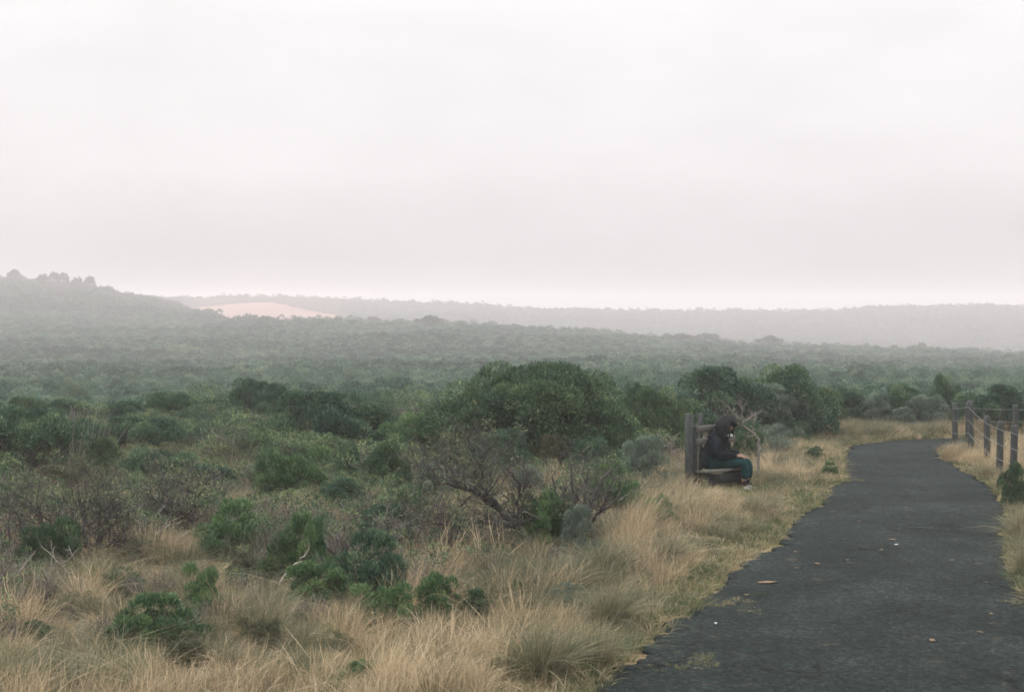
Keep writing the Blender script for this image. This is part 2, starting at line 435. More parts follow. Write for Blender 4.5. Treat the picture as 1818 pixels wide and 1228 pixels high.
def build_path():
    ys = np.concatenate([np.arange(-6, 8, .1), np.arange(8, 32.35, .025)])
    n = 26
    rg = lambda y, s, f, a: a * (fbm(y * f + s, y * 0 + s, 4) - .5)
    XL = xl(ys) + rg(ys, 3.1, 1.1, .42) + rg(ys, 7.7, 5.5, .30) + rg(ys, 5.2, 16, .14)
    XR = xr(ys) + rg(ys, 13.1, 1.1, .40) + rg(ys, 27.7, 5.5, .26) + rg(ys, 9.2, 16, .12)
    XR = np.maximum(XR, XL + .05)
    t = np.linspace(0, 1, n)
    t = np.concatenate([[0], t, [1]])
    X = XL[:, None] * (1 - t) + XR[:, None] * t
    Y = np.repeat(ys[:, None], n + 2, 1)
    Z = .022 + .012 * (fbm(X * 1.1, Y * 1.1, 3) - .5)
    Z[:, 0] = -.04; Z[:, -1] = -.04
    V = np.stack([X, Y, Z], -1).reshape(-1, 3)
    m = len(ys); k = n + 2
    i = np.arange(m - 1)[:, None] * k; j = np.arange(k - 1)[None, :]
    q = np.stack([i + j, i + j + 1, i + k + j + 1, i + k + j], -1).reshape(-1, 4)
    m_, n_, out = new_mat('worn_asphalt')
    geo = n_.nodes.new('ShaderNodeNewGeometry')
    def tn(scale, detail=5, rough=.55):
        t_ = n_.nodes.new('ShaderNodeTexNoise'); t_.inputs['Scale'].default_value = scale; t_.inputs['Detail'].default_value = detail
        t_.inputs['Roughness'].default_value = rough
        n_.links.new(geo.outputs['Position'], t_.inputs['Vector']); return t_
    def mul(a, b, fac=1, mode='MULTIPLY'):
        x = n_.nodes.new('ShaderNodeMix'); x.data_type = 'RGBA'; x.blend_type = mode
        if isinstance(fac, (int, float)): x.inputs['Factor'].default_value = fac
        else: n_.links.new(fac, x.inputs['Factor'])
        n_.links.new(a, x.inputs['A'])
        if isinstance(b, tuple): x.inputs['B'].default_value = (*b, 1)
        else: n_.links.new(b, x.inputs['B'])
        return x.outputs['Result']
    r1 = n_.nodes.new('ShaderNodeValToRGB'); set_ramp(r1, [(.3, (.0060, .0108, .0102)), (.46, (.0100, .0155, .0147)), (.56, (.0130, .0190, .0180)), (.7, (.020, .0270, .0255))])
    n_.links.new(tn(.9, 5).outputs['Fac'], r1.inputs['Fac'])
    r2 = n_.nodes.new('ShaderNodeValToRGB'); set_ramp(r2, [(.34, (.3, .31, .32)), (.5, (1, 1, 1)), (.66, (2.6, 2.5, 2.35))])
    n_.links.new(tn(26, 4, .8).outputs['Fac'], r2.inputs['Fac'])
    c = mul(r1.outputs[0], r2.outputs[0])
    r5 = n_.nodes.new('ShaderNodeValToRGB'); set_ramp(r5, [(.38, (.72, .72, .72)), (.5, (1, 1, 1)), (.64, (1.4, 1.38, 1.34))])
    n_.links.new(tn(11, 6, .85).outputs['Fac'], r5.inputs['Fac'])
    c = mul(c, r5.outputs[0])
    # sandy stains and leaf dust in patches
    r3 = n_.nodes.new('ShaderNodeValToRGB'); set_ramp(r3, [(.60, (0, 0, 0)), (.74, (.32, .32, .32))])
    n_.links.new(tn(3.3, 6, .7).outputs['Fac'], r3.inputs['Fac'])
    c = mul(c, (.17, .135, .09), r3.outputs[0], 'MIX')
    # cracks
    vo = n_.nodes.new('ShaderNodeTexVoronoi'); vo.feature = 'DISTANCE_TO_EDGE'; vo.inputs['Scale'].default_value = .75
    wv = n_.nodes.new('ShaderNodeVectorMath'); wv.operation = 'ADD'
    nd = tn(2.2, 4)
    sc_ = n_.nodes.new('ShaderNodeVectorMath'); sc_.operation = 'SCALE'; sc_.inputs['Scale'].default_value = .8
    n_.links.new(nd.outputs['Color'], sc_.inputs[0])
    n_.links.new(geo.outputs['Position'], wv.inputs[0]); n_.links.new(sc_.outputs[0], wv.inputs[1])
    n_.links.new(wv.outputs[0], vo.inputs['Vector'])
    r4 = n_.nodes.new('ShaderNodeValToRGB'); set_ramp(r4, [(0, (.15, .15, .15)), (.03, (1, 1, 1))])
    n_.links.new(vo.outputs['Distance'], r4.inputs['Fac'])
    msk = n_.nodes.new('ShaderNodeValToRGB'); set_ramp(msk, [(.48, (0, 0, 0)), (.6, (1, 1, 1))])
    n_.links.new(tn(.5, 2).outputs['Fac'], msk.inputs['Fac'])
    c = mul(c, r4.outputs[0], msk.outputs[0])
    pb = n_.nodes.new('ShaderNodeBsdfPrincipled'); pb.inputs['Roughness'].default_value = .9; pb.inputs['Specular IOR Level'].default_value = .12
    n_.links.new(c, pb.inputs['Base Color'])
    b = n_.nodes.new('ShaderNodeBump'); b.inputs['Strength'].default_value = .9; b.inputs['Distance'].default_value = .025
    n_.links.new(tn(34, 4, .8).outputs['Fac'], b.inputs['Height']); n_.links.new(b.outputs[0], pb.inputs['Normal'])
    n_.links.new(pb.outputs[0], out.inputs['Surface'])
    o = obj('path', raw_mesh('path', V, q.ravel(), np.full(len(q), 4), m_, smooth=True))
    tag(o, kind='structure')
build_path()

# the tan paddock on the far slope
def field_rtop(px):
    """distance of the paddock's upper edge for a picture column"""
    pyt = np.interp(px, [330, 365, 470, 605, 640], [549, 545, 535.5, 562, 568])
    rr = np.linspace(660, 990, 160)
    best = 985.0
    for r in rr:
        x = (px - CX) / F * r
        py = HOR - (float(gz(x, r)) - CAM_Z) / r * F
        if py <= pyt: best = r; break
    return best
FPX = np.linspace(345, 612, 46)
FTOP = np.array([field_rtop(p) for p in FPX])
def build_field():
    rows = 40
    V = []
    for p, rt in zip(FPX, FTOP):
        r = np.linspace(600, rt, rows)
        x = (p - CX) / F * r
        z = gz(x, r) + .35
        V.append(np.stack([x, r, z], -1))
    V = np.array(V)
    n = len(FPX)
    i = np.arange(n - 1)[:, None] * rows; j = np.arange(rows - 1)[None, :]
    q = np.stack([i + j, i + rows + j, i + rows + j + 1, i + j + 1], -1).reshape(-1, 4)
    m = noise_mat('dry_paddock', [(.35, (.16, .085, .063)), (.65, (.235, .128, .096))], scale=.02, coords='Object', rough=.95)
    o = obj('field', raw_mesh('field', V.reshape(-1, 3), q.ravel(), np.full(len(q), 4), m, smooth=True))
    tag(o, kind='structure')
build_field()

# ------------------------------------------------------------------ foliage builders
def leaf_cloud(rng, cen, rad, n_per, L, W, up=.5, rnd=.5, shell=.45, flat=.85, tone_c=None, tone_v=.18):
    k = len(cen)
    idx = np.repeat(np.arange(k), n_per)
    n = len(idx)
    d = unit(rng.normal(size=(n, 3)))
    d[:, 2] = np.where(d[:, 2] < -.35, -d[:, 2], d[:, 2])
    rr = rad[idx] * (shell + (1 - shell) * rng.rand(n) ** .6)
    pos = cen[idx] + d * rr[:, None] * np.array([1, 1, flat])
    ax = unit(d * .8 + np.array([0, 0, up]) + rng.normal(size=(n, 3)) * rnd)
    sd = unit(np.cross(ax, rng.normal(size=(n, 3))))
    l = L * (.55 + .8 * rng.rand(n))[:, None]; w = W * (.6 + .7 * rng.rand(n))[:, None]
    mid = pos + ax * l * .5 - np.cross(ax, sd) * l * .06
    Q = np.stack([pos, mid + sd * w * .5, pos + ax * l, mid - sd * w * .5], 1)
    tc_ = tone_c if tone_c is not None else np.full(k, .5)
    tone = np.clip(tc_[idx] + rng.normal(size=n) * tone_v, 0, 1)
    return Q, tone

def dome_centres(rng, Rr, H, k, zmin=.1, inner=.25, lump=.3, seed=0):
    th = rng.rand(k) * 2 * math.pi
    cz = rng.rand(k) ** .85
    s = np.sqrt(np.maximum(1 - cz ** 2, .02))
    lobes = 1 - lump * .5 + lump * (fbm(np.cos(th) * 1.6 + seed * 7.1 + 9, np.sin(th) * 1.6 + cz * 1.5 + 9, 3) - .3) * 1.6
    rr = np.where(rng.rand(k) < inner, .45 + .4 * rng.rand(k), .80 + .28 * rng.rand(k)) * lobes
    c = np.stack([np.cos(th) * s * rr * Rr, np.sin(th) * s * rr * Rr, np.maximum(cz, zmin) * rr * H], -1)
    return c

def stems_for(rng, cen, base_r, rad0, n_max=40, dead=.5):
    lines = []
    sel = rng.permutation(len(cen))[:n_max]
    for i in sel:
        b = np.array([rng.normal() * base_r, rng.normal() * base_r, -.05])
        e = cen[i] * (1.12 if rng.rand() < .35 else 1.0)
        m = (b + e) / 2 + np.array([rng.normal() * .08, rng.normal() * .08, -.05]) * np.linalg.norm(e - b)
        t = np.linspace(0, 1, 6)[:, None]
        pts = b * (1 - t) ** 2 + 2 * m * t * (1 - t) + e * t * t
        pts[1:-1] += rng.normal(size=(4, 3)) * .015 * np.linalg.norm(e - b)
        lines.append((pts, np.linspace(rad0, rad0 * .3, 6), np.clip(.35 + rng.normal() * .2, 0, 1)))
        # two side twigs
        for _ in range(2):
            s = rng.randint(2, 5); q = pts[s]
            d = unit(rng.normal(size=3) + np.array([0, 0, .6])) * np.linalg.norm(e - b) * .3
            lines.append((np.stack([q, q + d * .5 + rng.normal(size=3) * .02, q + d]), np.array([.45, .32, .15]) * rad0, np.clip(dead + rng.normal() * .25, 0, 1)))
    return lines

KINDS = {}
def make_kind(name, nvar, Rr, H, k, crad, n_per, L, W, up=.5, rnd=.5, zmin=.1, inner=.25, lump=.35, stems=40, srad=.02, top_only=0.0, seed=0, flat=.85, shell=.45):
    vs = []
    for v in range(nvar):
        rng = np.random.RandomState(seed * 31 + v * 7 + 1)
        cen = dome_centres(rng, Rr, H, k, zmin, inner, lump, seed + v)
        if top_only:
            cen[:, 2] = np.maximum(cen[:, 2], 0); cen[:, 2] = H * (top_only + (1 - top_only) * cen[:, 2] / H)
        rad = crad[0] + (crad[1] - crad[0]) * rng.rand(k)
        cen[:, 2] = np.minimum(cen[:, 2], H - rad * .6)
        tone_c = np.clip(.40 + rng.normal(size=k) * .13, .05, .8)
        Q, tone = leaf_cloud(rng, cen, rad, n_per, L, W, up, rnd, tone_c=tone_c, flat=flat, shell=shell)
        Q[:, :, 2] = np.maximum(Q[:, :, 2], 0.01)
        fm = quads(name + '_foliage', Q, M['leaf_green'], tone)
        bm = tubes(name + '_branches', stems_for(rng, cen, Rr * .12, srad, stems), M['twig'], 5)
        vs.append((fm, bm))
    KINDS[name] = (vs, Rr, H)

make_kind('big', 1, 2.0, 1.9, 165, (.28, .52), 700, .080, .024, up=.55, lump=.42, shell=.72, inner=.12, stems=70, srad=.035, seed=1)
make_kind('dome', 3, 1.0, 1.1, 48, (.17, .34), 520, .066, .020, up=.55, lump=.5, shell=.7, inner=.12, stems=45, srad=.02, seed=2)
make_kind('tuft', 3, .5, .6, 30, (.09, .17), 300, .062, .015, up=.75, rnd=.4, lump=.85, stems=34, srad=.011, seed=3)
make_kind('flat', 2, 1.0, 1.1, 46, (.16, .30), 430, .062, .018, up=.75, lump=.4, shell=.65, stems=60, srad=.018, top_only=.5, seed=4, inner=.4)
make_kind('grey', 2, 1.0, 1.0, 48, (.15, .30), 460, .060, .016, up=.6, lump=.5, shell=.65, inner=.12, stems=40, srad=.016, seed=5)
make_kind('thin', 2, 1.0, 1.0, 70, (.12, .25), 120, .055, .014, up=.6, lump=.5, stems=90, srad=.012, seed=6)
make_kind('pom', 1, .3, .8, 16, (.1, .16), 260, .055, .013, up=.7, lump=.3, stems=14, srad=.012, top_only=.62, seed=7)

def set_mat(o, m):
    o.material_slots[0].link = 'OBJECT'
    o.material_slots[0].material = m

_cnt = [0]
SIL = []
def shrub(px, py_top, py_base, w_px, kind, leaf, label, group=None, name='shrub', cat='shrub'):
    r = r_of(py_base)
    c = P(px, py_base, r)
    z = float(gz(c.x, c.y))
    wm = w_px * r / F
    ztop = CAM_Z - (py_top - HOR) / F * (r)
    h = ztop - z
    SIL.append((px, py_top, py_base, w_px, r))
    vs, Rr, H = KINDS[kind]
    _cnt[0] += 1
    v = vs[_cnt[0] % len(vs)]
    rz = (_cnt[0] * 2.399) % 6.283
    s = wm / 2 / (Rr * 1.0)
    e = empty(name, (c.x, c.y + wm * .25, z), rz, (s, s, h / H))
    tag(e, label, cat, group)
    f = obj('foliage', v[0], e); set_mat(f, M[leaf])
    obj('branches', v[1], e)
    return e

SH = [
 # px, top, base, width, kind, leaf, label
 (950, 659, 852, 372, 'big', 'leaf_green', 'big dark green dome shaped shrub, the largest bush, left of the bench'),
 (552, 706, 832, 205, 'dome', 'leaf_deep', 'dark flat-topped shrub left of the big dome bush, bare stems below'),
 (655, 725, 828, 145, 'dome', 'leaf_deep', 'rounded mid green shrub between the flat-topped shrub and the big dome bush'),
 (20, 736, 880, 215, 'flat', 'leaf_deep', 'dark flat-topped shrub cut by the left edge of the photo'),
 (1275, 662, 795, 195, 'dome', 'leaf_deep', 'dark rounded shrub with yellowish top rising behind the seated person'),
 (1405, 658, 782, 160, 'dome', 'leaf_deep', 'tall dark shrub with peaked top right of the person, behind the path bend'),
 (1375, 690, 786, 150, 'grey', 'leaf_grey', 'soft grey-green shrub just below the peaked dark shrub'),
 (1437, 738, 782, 70, 'tuft', 'leaf_deep', 'low deep green shrub at the left end of the golden grass bank'),
 (1470, 694, 768, 95, 'grey', 'leaf_green', 'small dark shrub first in the row beyond the path bend'),
 (1520, 696, 764, 90, 'dome', 'leaf_deep', 'low dark green shrub second in the row beyond the path bend'),
 (1560, 702, 766, 80, 'grey', 'leaf_grey', 'grey-green shrub third in the row beyond the path bend'),
 (1602, 688, 762, 95, 'dome', 'leaf_deep', 'dark pointed shrub in the middle of the row beyond the path bend'),
 (1609, 726, 768, 58, 'grey', 'leaf_grey', 'pale silvery low shrub in front of the row beyond the path bend'),
 (1650, 706, 766, 95, 'grey', 'leaf_grey', 'grey-green shrub just left of the farthest fence post'),
 (1677, 672, 756, 58, 'dome', 'leaf_deep', 'narrow upright dark shrub standing tallest above the fence posts'),
 (1735, 706, 770, 80, 'dome', 'leaf_deep', 'small dark shrub seen between the fence posts'),
 (1790, 690, 774, 105, 'dome', 'leaf_deep', 'broad dark shrub behind the fence at the right edge'),
 (1165, 698, 826, 125, 'dome', 'leaf_green', 'light mid green shrub between the big dome bush and the bench'),
 (1118, 690, 815, 62, 'dome', 'leaf_deep', 'narrow dark shrub against the right flank of the big dome bush'),
 (1210, 722, 815, 60, 'tuft', 'leaf_bright', 'yellow-green shrub directly behind the bench posts'),
 (1150, 783, 882, 118, 'grey', 'leaf_grey', 'round pale grey-green shrub left of the bench in dry grass'),
 (885, 772, 872, 140, 'dome', 'leaf_deep', 'domed green shrub with a flattish top in front of the big dome bush'),
 (982, 778, 862, 72, 'flat', 'leaf_olive', 'small brownish flat-topped shrub right of the flattish domed shrub'),
 (685, 795, 908, 98, 'dome', 'leaf_green', 'mid green shrub below the rounded shrub, behind grey twigs'),
 (625, 795, 880, 58, 'dome', 'leaf_green', 'small dark shrub squeezed right of the bright two-humped shrub'),
 (530, 806, 903, 122, 'tuft', 'leaf_bright', 'bright green two-humped shrub below the dark flat-topped shrub'),
 (400, 900, 1003, 132, 'tuft', 'leaf_bright', 'bright green shrub with rounded heads right of the small forked bare tree'),
 (548, 925, 1045, 85, 'tuft', 'leaf_bright', 'dark green stacked shrub with a raised round head amid straw grass'),
 (510, 950, 1042, 80, 'tuft', 'leaf_green', 'dark green spreading shrub at the left foot of the stacked shrub'),
 (655, 958, 1088, 125, 'tuft', 'leaf_deep', 'large bright green shrub in the lower middle left of the leaning bare trunk'),
 (560, 1008, 1096, 118, 'tuft', 'leaf_bright', 'spreading green shrub joined to the left of the large bright shrub'),
 (355, 1013, 1112, 82, 'tuft', 'leaf_bright', 'upright green shrub behind the dark low foreground shrub'),
 (265, 1072, 1168, 142, 'tuft', 'leaf_bright', 'wide dark low shrub nearest the camera at lower left'),
 (775, 1026, 1112, 82, 'tuft', 'leaf_bright', 'compact green shrub standing in foreground grass right of the others'),
 (668, 1046, 1128, 98, 'tuft', 'leaf_bright', 'pale green shrub in foreground grass below the large bright shrub'),
 (850, 1054, 1108, 62, 'tuft', 'leaf_green', 'low dull green shrub right of the compact foreground shrub'),
 (920, 1036, 1080, 30, 'tuft', 'leaf_bright', 'tiny green shrub sprouting from the pinkish straw grass'),
 (1160, 888, 952, 66, 'tuft', 'leaf_bright', 'small deep green shrub in pale grass below the bench'),
 (1085, 829, 932, 92, 'tuft', 'leaf_bright', 'bright leaning green shrub right of the multi-stemmed bare tree'),
 (955, 885, 992, 88, 'tuft', 'leaf_bright', 'green shrub low between the two largest bare trees'),
 (85, 830, 895, 58, 'pom', 'leaf_olive', 'small olive round-headed shrub on a bare stem at left'),
 (185, 783, 872, 66, 'dome', 'leaf_green', 'dark narrow shrub right of the tall dry stalks'),
 (85, 934, 1032, 115, 'tuft', 'leaf_green', 'dark green shrub tangled in bare branches at the left edge'),
 (385, 973, 1012, 44, 'tuft', 'leaf_bright', 'little round green shrub under the rounded-head shrub'),
 (430, 985, 1034, 42, 'tuft', 'leaf_olive', 'little yellow-green shrub between two dark green shrubs'),
 (408, 1018, 1048, 24, 'tuft', 'leaf_bright', 'tiny dark green shrub above the upright green shrub'),
 (483, 998, 1042, 42, 'tuft', 'leaf_bright', 'small dark round shrub at the feet of the stacked shrub'),
 (742, 742, 842, 125, 'dome', 'leaf_bright', 'lighter green low shrub at the left foot of the big dome bush'),
 (790, 765, 850, 70, 'dome', 'leaf_green', 'dark low shrub in front of the left flank of the big dome bush'),
 (330, 1138, 1192, 92, 'tuft', 'leaf_olive', 'yellowish shrub half sunk in foreground straw at lower left'),
 (592, 1126, 1176, 82, 'thin', 'leaf_olive', 'dull brownish shrub in the straw grass at bottom centre left'),
 (300, 790, 862, 105, 'thin', 'leaf_olive', 'sparse brown shrub in the scrub belt left of centre, with grey twigs'),
 (395, 783, 860, 115, 'thin', 'leaf_olive', 'sparse olive shrub right of the sparse brown shrub'),
 (455, 768, 850, 85, 'dome', 'leaf_green', 'dull green shrub at the left foot of the dark flat-topped shrub'),
 (240, 958, 1022, 125, 'thin', 'leaf_olive', 'low brown shrub between the forked bare tree and the left bare tree'),
 (1806, 828, 905, 52, 'dome', 'leaf_green', 'dark green shrub growing against the nearest fence post'),
 (720, 868, 975, 135, 'thin', 'leaf_green', 'thin dark green shrub behind the branches of the leaning bare tree'),
 (1375, 756, 822, 92, 'thin', 'leaf_grey', 'grey rounded shrub right of the pale dead branches'),
 (1445, 796, 822, 40, 'tuft', 'leaf_green', 'small green shrub on the bank beside the path edge'),
 (1475, 822, 850, 26, 'tuft', 'leaf_bright', 'tiny bright shrub at the path edge near the bend'),
 (1330, 770, 836, 60, 'tuft', 'leaf_green', 'dark green shrub right behind the seated person'),
 (12, 868, 962, 64, 'thin', 'leaf_green', 'greyish green shrub at the left edge above the bare branches'),
 (1030, 905, 1000, 75, 'grey', 'leaf_grey', 'silvery low shrub at the foot of the multi-stemmed bare tree'),
 (815, 800, 892, 105, 'dome', 'leaf_green', 'rounded green shrub just left of the flattish domed shrub, below the big dome bush'),
 (760, 830, 915, 90, 'grey', 'leaf_grey', 'soft grey-green shrub above the reaching limbs of the leaning bare tree'),
 (605, 855, 925, 95, 'dome', 'leaf_deep', 'dark shrub below and right of the bright two-humped shrub'),
 (1060, 785, 870, 90, 'dome', 'leaf_deep', 'dark shrub filling the foot of the big dome bush on its right'),
 (940, 835, 905, 80, 'grey', 'leaf_grey', 'pale grey shrub between the tops of the two largest bare trees'),
 (1120, 860, 925, 60, 'tuft', 'leaf_bright', 'fresh green shrub hugging the right side of the bright leaning shrub'),
 (1000, 890, 985, 90, 'dome', 'leaf_green', 'dull green shrub behind the multi-stemmed bare tree'),
 (690, 905, 985, 110, 'dome', 'leaf_deep', 'dark green low shrub under the left limbs of the leaning bare tree'),
 (470, 850, 905, 60, 'dome', 'leaf_green', 'small green shrub left below the bright two-humped shrub'),
 (815, 1015, 1062, 60, 'thin', 'leaf_grey', 'grey twiggy shrub behind the compact foreground shrub'),
]
for a in SH:
    shrub(*a)
_r = np.random.RandomState(91)
def free(px, top, base, w):
    for (sx, st, sb, sw, sr) in SIL:
        if abs(px - sx) < (w + sw) * .27 and abs(base - sb) < 24: return False
    return True
for base in (776, 794, 814, 836, 862, 892):
    for px in range(-60, 1180, 54):
        a = px + _r.randint(-26, 27); b = base + _r.randint(-10, 11)
        hgt = int(_r.randint(48, 88) * (1.15 if base > 800 else 1)); w = _r.randint(85, 150)
        if not free(a, b - hgt, b, w): continue
        if b > 850 and a > 560: continue
        if 700 < a < 1160: continue
        k = ('dome', 'flat', 'thin', 'dome', 'grey')[_r.randint(5)]
        lf = 'leaf_deep' if k != 'grey' else ('leaf_grey' if _r.rand() < .35 else 'leaf_green')
        if k == 'thin' and _r.rand() < .6: lf = 'leaf_olive'
        shrub(a, b - hgt, b, w, k, lf, 'nondescript dark shrub in the dense belt between the straw grass and the valley', 'shrubs of the dense belt')
for px in range(1135, 1830, 44):
    a = px + _r.randint(-14, 15); b = _r.randint(752, 766) if px > 1480 else _r.randint(768, 790)
    w = _r.randint(55, 95)
    shrub(a, b - _r.randint(36, 62), b, w, ('dome', 'grey', 'dome')[_r.randint(3)], 'leaf_deep' if _r.rand() < .7 else 'leaf_grey',
          'nondescript green shrub in the continuous hedge beyond the bench and the path bend', 'shrubs of the hedge beyond the path')
for (a, t, b, w, k, lf, lab) in [
    (215, 1015, 1072, 95, 'thin', 'leaf_green', 'sparse dark shrub behind the wide dark foreground shrub'),
    (120, 1060, 1120, 120, 'thin', 'leaf_olive', 'sparse olive shrub near the left edge in front of the fallen dead branches'),
    (455, 1105, 1160, 80, 'tuft', 'leaf_olive', 'olive shrub in straw grass right of the wide dark foreground shrub'),
    (720, 1075, 1125, 70, 'thin', 'leaf_green', 'sparse green shrub between the pale green shrub and the compact foreground shrub'),
    (1000, 1040, 1092, 70, 'thin', 'leaf_grey', 'sparse grey shrub in pinkish straw right of the tiny green shrub'),
    (560, 1040, 1092, 60, 'thin', 'leaf_olive', 'small sparse shrub at the foot of the spreading green shrub'),
    (60, 1110, 1160, 70, 'tuft', 'leaf_green', 'small dark shrub in the straw grass near the bottom left corner'),
    (640, 1180, 1215, 60, 'tuft', 'leaf_bright', 'little green shrub at the bottom edge left of centre'),
]:
    shrub(a, t, b, w, k, lf, lab)

# ------------------------------------------------------------------ bare trees
def twigs_on(rng, pts, rad, level, out_lim, out_tw, length, n, up=.35, tone=.45, spread=.9):
    """grow side branches along a limb, recursively"""
    m = len(pts)
    tot = np.linalg.norm(np.diff(pts, axis=0), axis=1).sum()
    for _ in range(n):
        t = (.25 + .75 * rng.rand()) * (m - 1)
        i = min(int(t), m - 2); f = t - i
        p = pts[i] * (1 - f) + pts[i + 1] * f
        ax = unit(pts[i + 1] - pts[i])
        d = unit(ax * .7 + rng.normal(size=3) * spread * np.array([1, 1, .7]) + np.array([0, 0, up]))
        l = length * (.5 + .8 * rng.rand())
        k = 5
        q = [p]
        for s in range(k):
            d = unit(d + rng.normal(size=3) * .28 + np.array([0, 0, up * .12]))
            q.append(q[-1] + d * l / k)
        q = np.array(q)
        r0 = max(rad[i] * .5, .0028)
        rr = np.linspace(r0, max(r0 * .35, .0018), k + 1)
        (out_tw if r0 < .009 else out_lim).append((q, rr, np.clip(tone + rng.normal() * .2, 0, 1)))
        if level > 0:
            twigs_on(rng, q, rr, level - 1, out_lim, out_tw, length * .6, max(3, int(n * .55)), up, tone, spread)

def bare_tree(label, r, limbs, seed, levels=2, length=.5, n=9, mat='bark', tone=.42, name='bare_tree', up=.35, group=None, cat='tree', leaf=None, spread=.9):
    """limbs: list of ([(px, py, depth offset), ...], radius at base, radius at tip)"""
    rng = np.random.RandomState(seed)
    p0 = P(limbs[0][0][0][0], limbs[0][0][0][1], r)
    base = np.array([p0.x, p0.y, float(gz(p0.x, p0.y)) - .03])
    trunk, tw = [], []
    for li, (pp, ra, rb) in enumerate(limbs):
        w = np.array([np.array(P(a, b, r + c)) for a, b, c in pp]) - base
        if li == 0: w[0] = 0
        t = np.linspace(0, len(w) - 1, len(w) * 4)
        W = np.stack([np.interp(t, np.arange(len(w)), w[:, k]) for k in range(3)], -1)
        W[1:-1] += rng.normal(size=(len(W) - 2, 3)) * .012
        rad = np.linspace(ra, rb, len(W)) * 1.25
        trunk.append((W, rad, np.clip(tone + rng.normal() * .1, 0, 1)))
        twigs_on(rng, W, rad, levels, trunk, tw, length, n, up, tone, spread)
    e = empty(name, base)
    tag(e, label, cat, group)
    if len(tw) < 70:
        obj('branches', tubes(name + '_branches', trunk + tw, M[mat], 6), e)
        return e
    obj('trunk', tubes(name + '_trunk', trunk, M[mat], 6), e)
    obj('twigs', tubes(name + '_twigs', tw, M[mat], 3), e)
    if leaf:
        ends = np.array([l[0][-1] for l in tw])
        ends = ends[rng.permutation(len(ends))[:leaf[1]]]
        Q, tn_ = leaf_cloud(rng, ends, np.full(len(ends), .07), leaf[2], .045, .012, tone_c=np.full(len(ends), .5))
        f = obj('foliage', quads(name + '_foliage', Q, M[leaf[0]], tn_), e)
    return e

bare_tree('leaning bare tree with a thick dark trunk and spreading grey branches, centre', 16.2,
    [([(968, 1000, 0), (948, 975, 0), (915, 935, .05), (885, 900, .1), (850, 875, .15), (815, 862, .1), (770, 858, 0)], .055, .012),
     ([(915, 935, .05), (870, 925, -.3), (820, 930, -.5), (760, 930, -.7)], .028, .008),
     ([(955, 985, 0), (925, 950, .2), (918, 905, .3), (925, 860, .2), (900, 830, .2)], .028, .007),
     ([(850, 875, .15), (830, 850, .5), (790, 830, .7), (740, 835, .9)], .02, .006),
     ([(885, 900, .1), (860, 870, -.3), (845, 835, -.4), (860, 815, -.4)], .02, .006),
     ([(820, 930, -.5), (830, 960, -.6), (838, 995, -.7)], .012, .008)], 11, 2, .42, 14, leaf=('leaf_olive', 200, 14))
bare_tree('multi-stemmed bare tree with upright stems right of the leaning trunk', 16.9,
    [([(1030, 985, 0), (1030, 945, 0), (1045, 905, 0), (1060, 870, .1), (1085, 835, .1)], .045, .012),
     ([(1028, 960, 0), (1022, 915, .1), (1016, 870, .2), (1015, 825, .2)], .026, .007),
     ([(1026, 965, 0), (1005, 920, -.2), (990, 880, -.3), (980, 845, -.3)], .024, .006),
     ([(1030, 945, 0), (1060, 915, -.3), (1085, 895, -.5), (1105, 870, -.5)], .02, .006),
     ([(1030, 950, 0), (1035, 900, .4), (1040, 860, .5), (1045, 830, .5)], .02, .006)], 12, 2, .36, 9)
bare_tree('small forked bare tree with two dark trunks in straw grass', 17.4,
    [([(318, 985, 0), (318, 950, 0), (312, 915, 0), (300, 885, 0), (285, 865, 0)], .03, .01),
     ([(338, 985, .2), (335, 945, .2), (345, 905, .2), (345, 880, .2), (330, 862, .2), (305, 850, .2)], .03, .008),
     ([(318, 950, 0), (335, 930, -.1), (340, 905, -.1)], .02, .007)], 13, 2, .42, 10, leaf=('leaf_olive', 90, 14))
bare_tree('spreading bare tree with crooked grey limbs at left', 15.7,
    [([(158, 1005, 0), (168, 975, 0), (180, 950, 0), (205, 925, 0), (240, 905, 0)], .042, .01),
     ([(165, 985, 0), (150, 950, .1), (150, 915, .2), (165, 880, .2)], .026, .008),
     ([(168, 975, 0), (195, 965, -.2), (225, 955, -.3)], .018, .006),
     ([(158, 1000, 0), (120, 960, .1), (75, 925, .1), (65, 890, .1)], .026, .007)], 14, 2, .45, 11, leaf=('leaf_olive', 90, 14))
bare_tree('grey bare tree with arching limbs cut by the left edge of the photo', 15.2,
    [([(40, 1035, 0), (30, 995, 0), (15, 965, 0), (-15, 940, 0)], .035, .01),
     ([(30, 995, 0), (50, 965, .1), (35, 920, .1), (15, 890, .1)], .024, .007),
     ([(36, 1015, 0), (10, 1000, -.1), (-30, 985, -.1)], .022, .007)], 15, 2, .42, 9)
bare_tree('pale dead branches fanning out beside the seated person', 23.6,
    [([(1345, 822, 0), (1348, 800, 0), (1347, 780, 0), (1335, 765, 0), (1316, 755, 0), (1300, 748, 0), (1288, 742, .1)], .022, .006),
     ([(1316, 755, 0), (1312, 742, 0), (1300, 730, 0), (1291, 720, 0)], .014, .005),
     ([(1316, 753, 0), (1316, 735, 0), (1314, 716, 0)], .013, .006),
     ([(1318, 754, 0), (1330, 742, 0), (1345, 732, 0)], .013, .004),
     ([(1335, 765, 0), (1338, 748, .1), (1345, 740, .2)], .010, .004)], 16, 1, .22, 5, mat='dead_wood', tone=.25, cat='dead branches', name='dead_shrub')
bare_tree('bare sapling with fine upright twigs between the two left bare trees', 17.7,
    [([(272, 975, 0), (271, 945, 0), (270, 915, 0)], .016, .006),
     ([(271, 950, 0), (255, 930, 0), (250, 915, 0)], .01, .004),
     ([(271, 945, 0), (290, 925, 0)], .01, .004)], 17, 2, .28, 7)
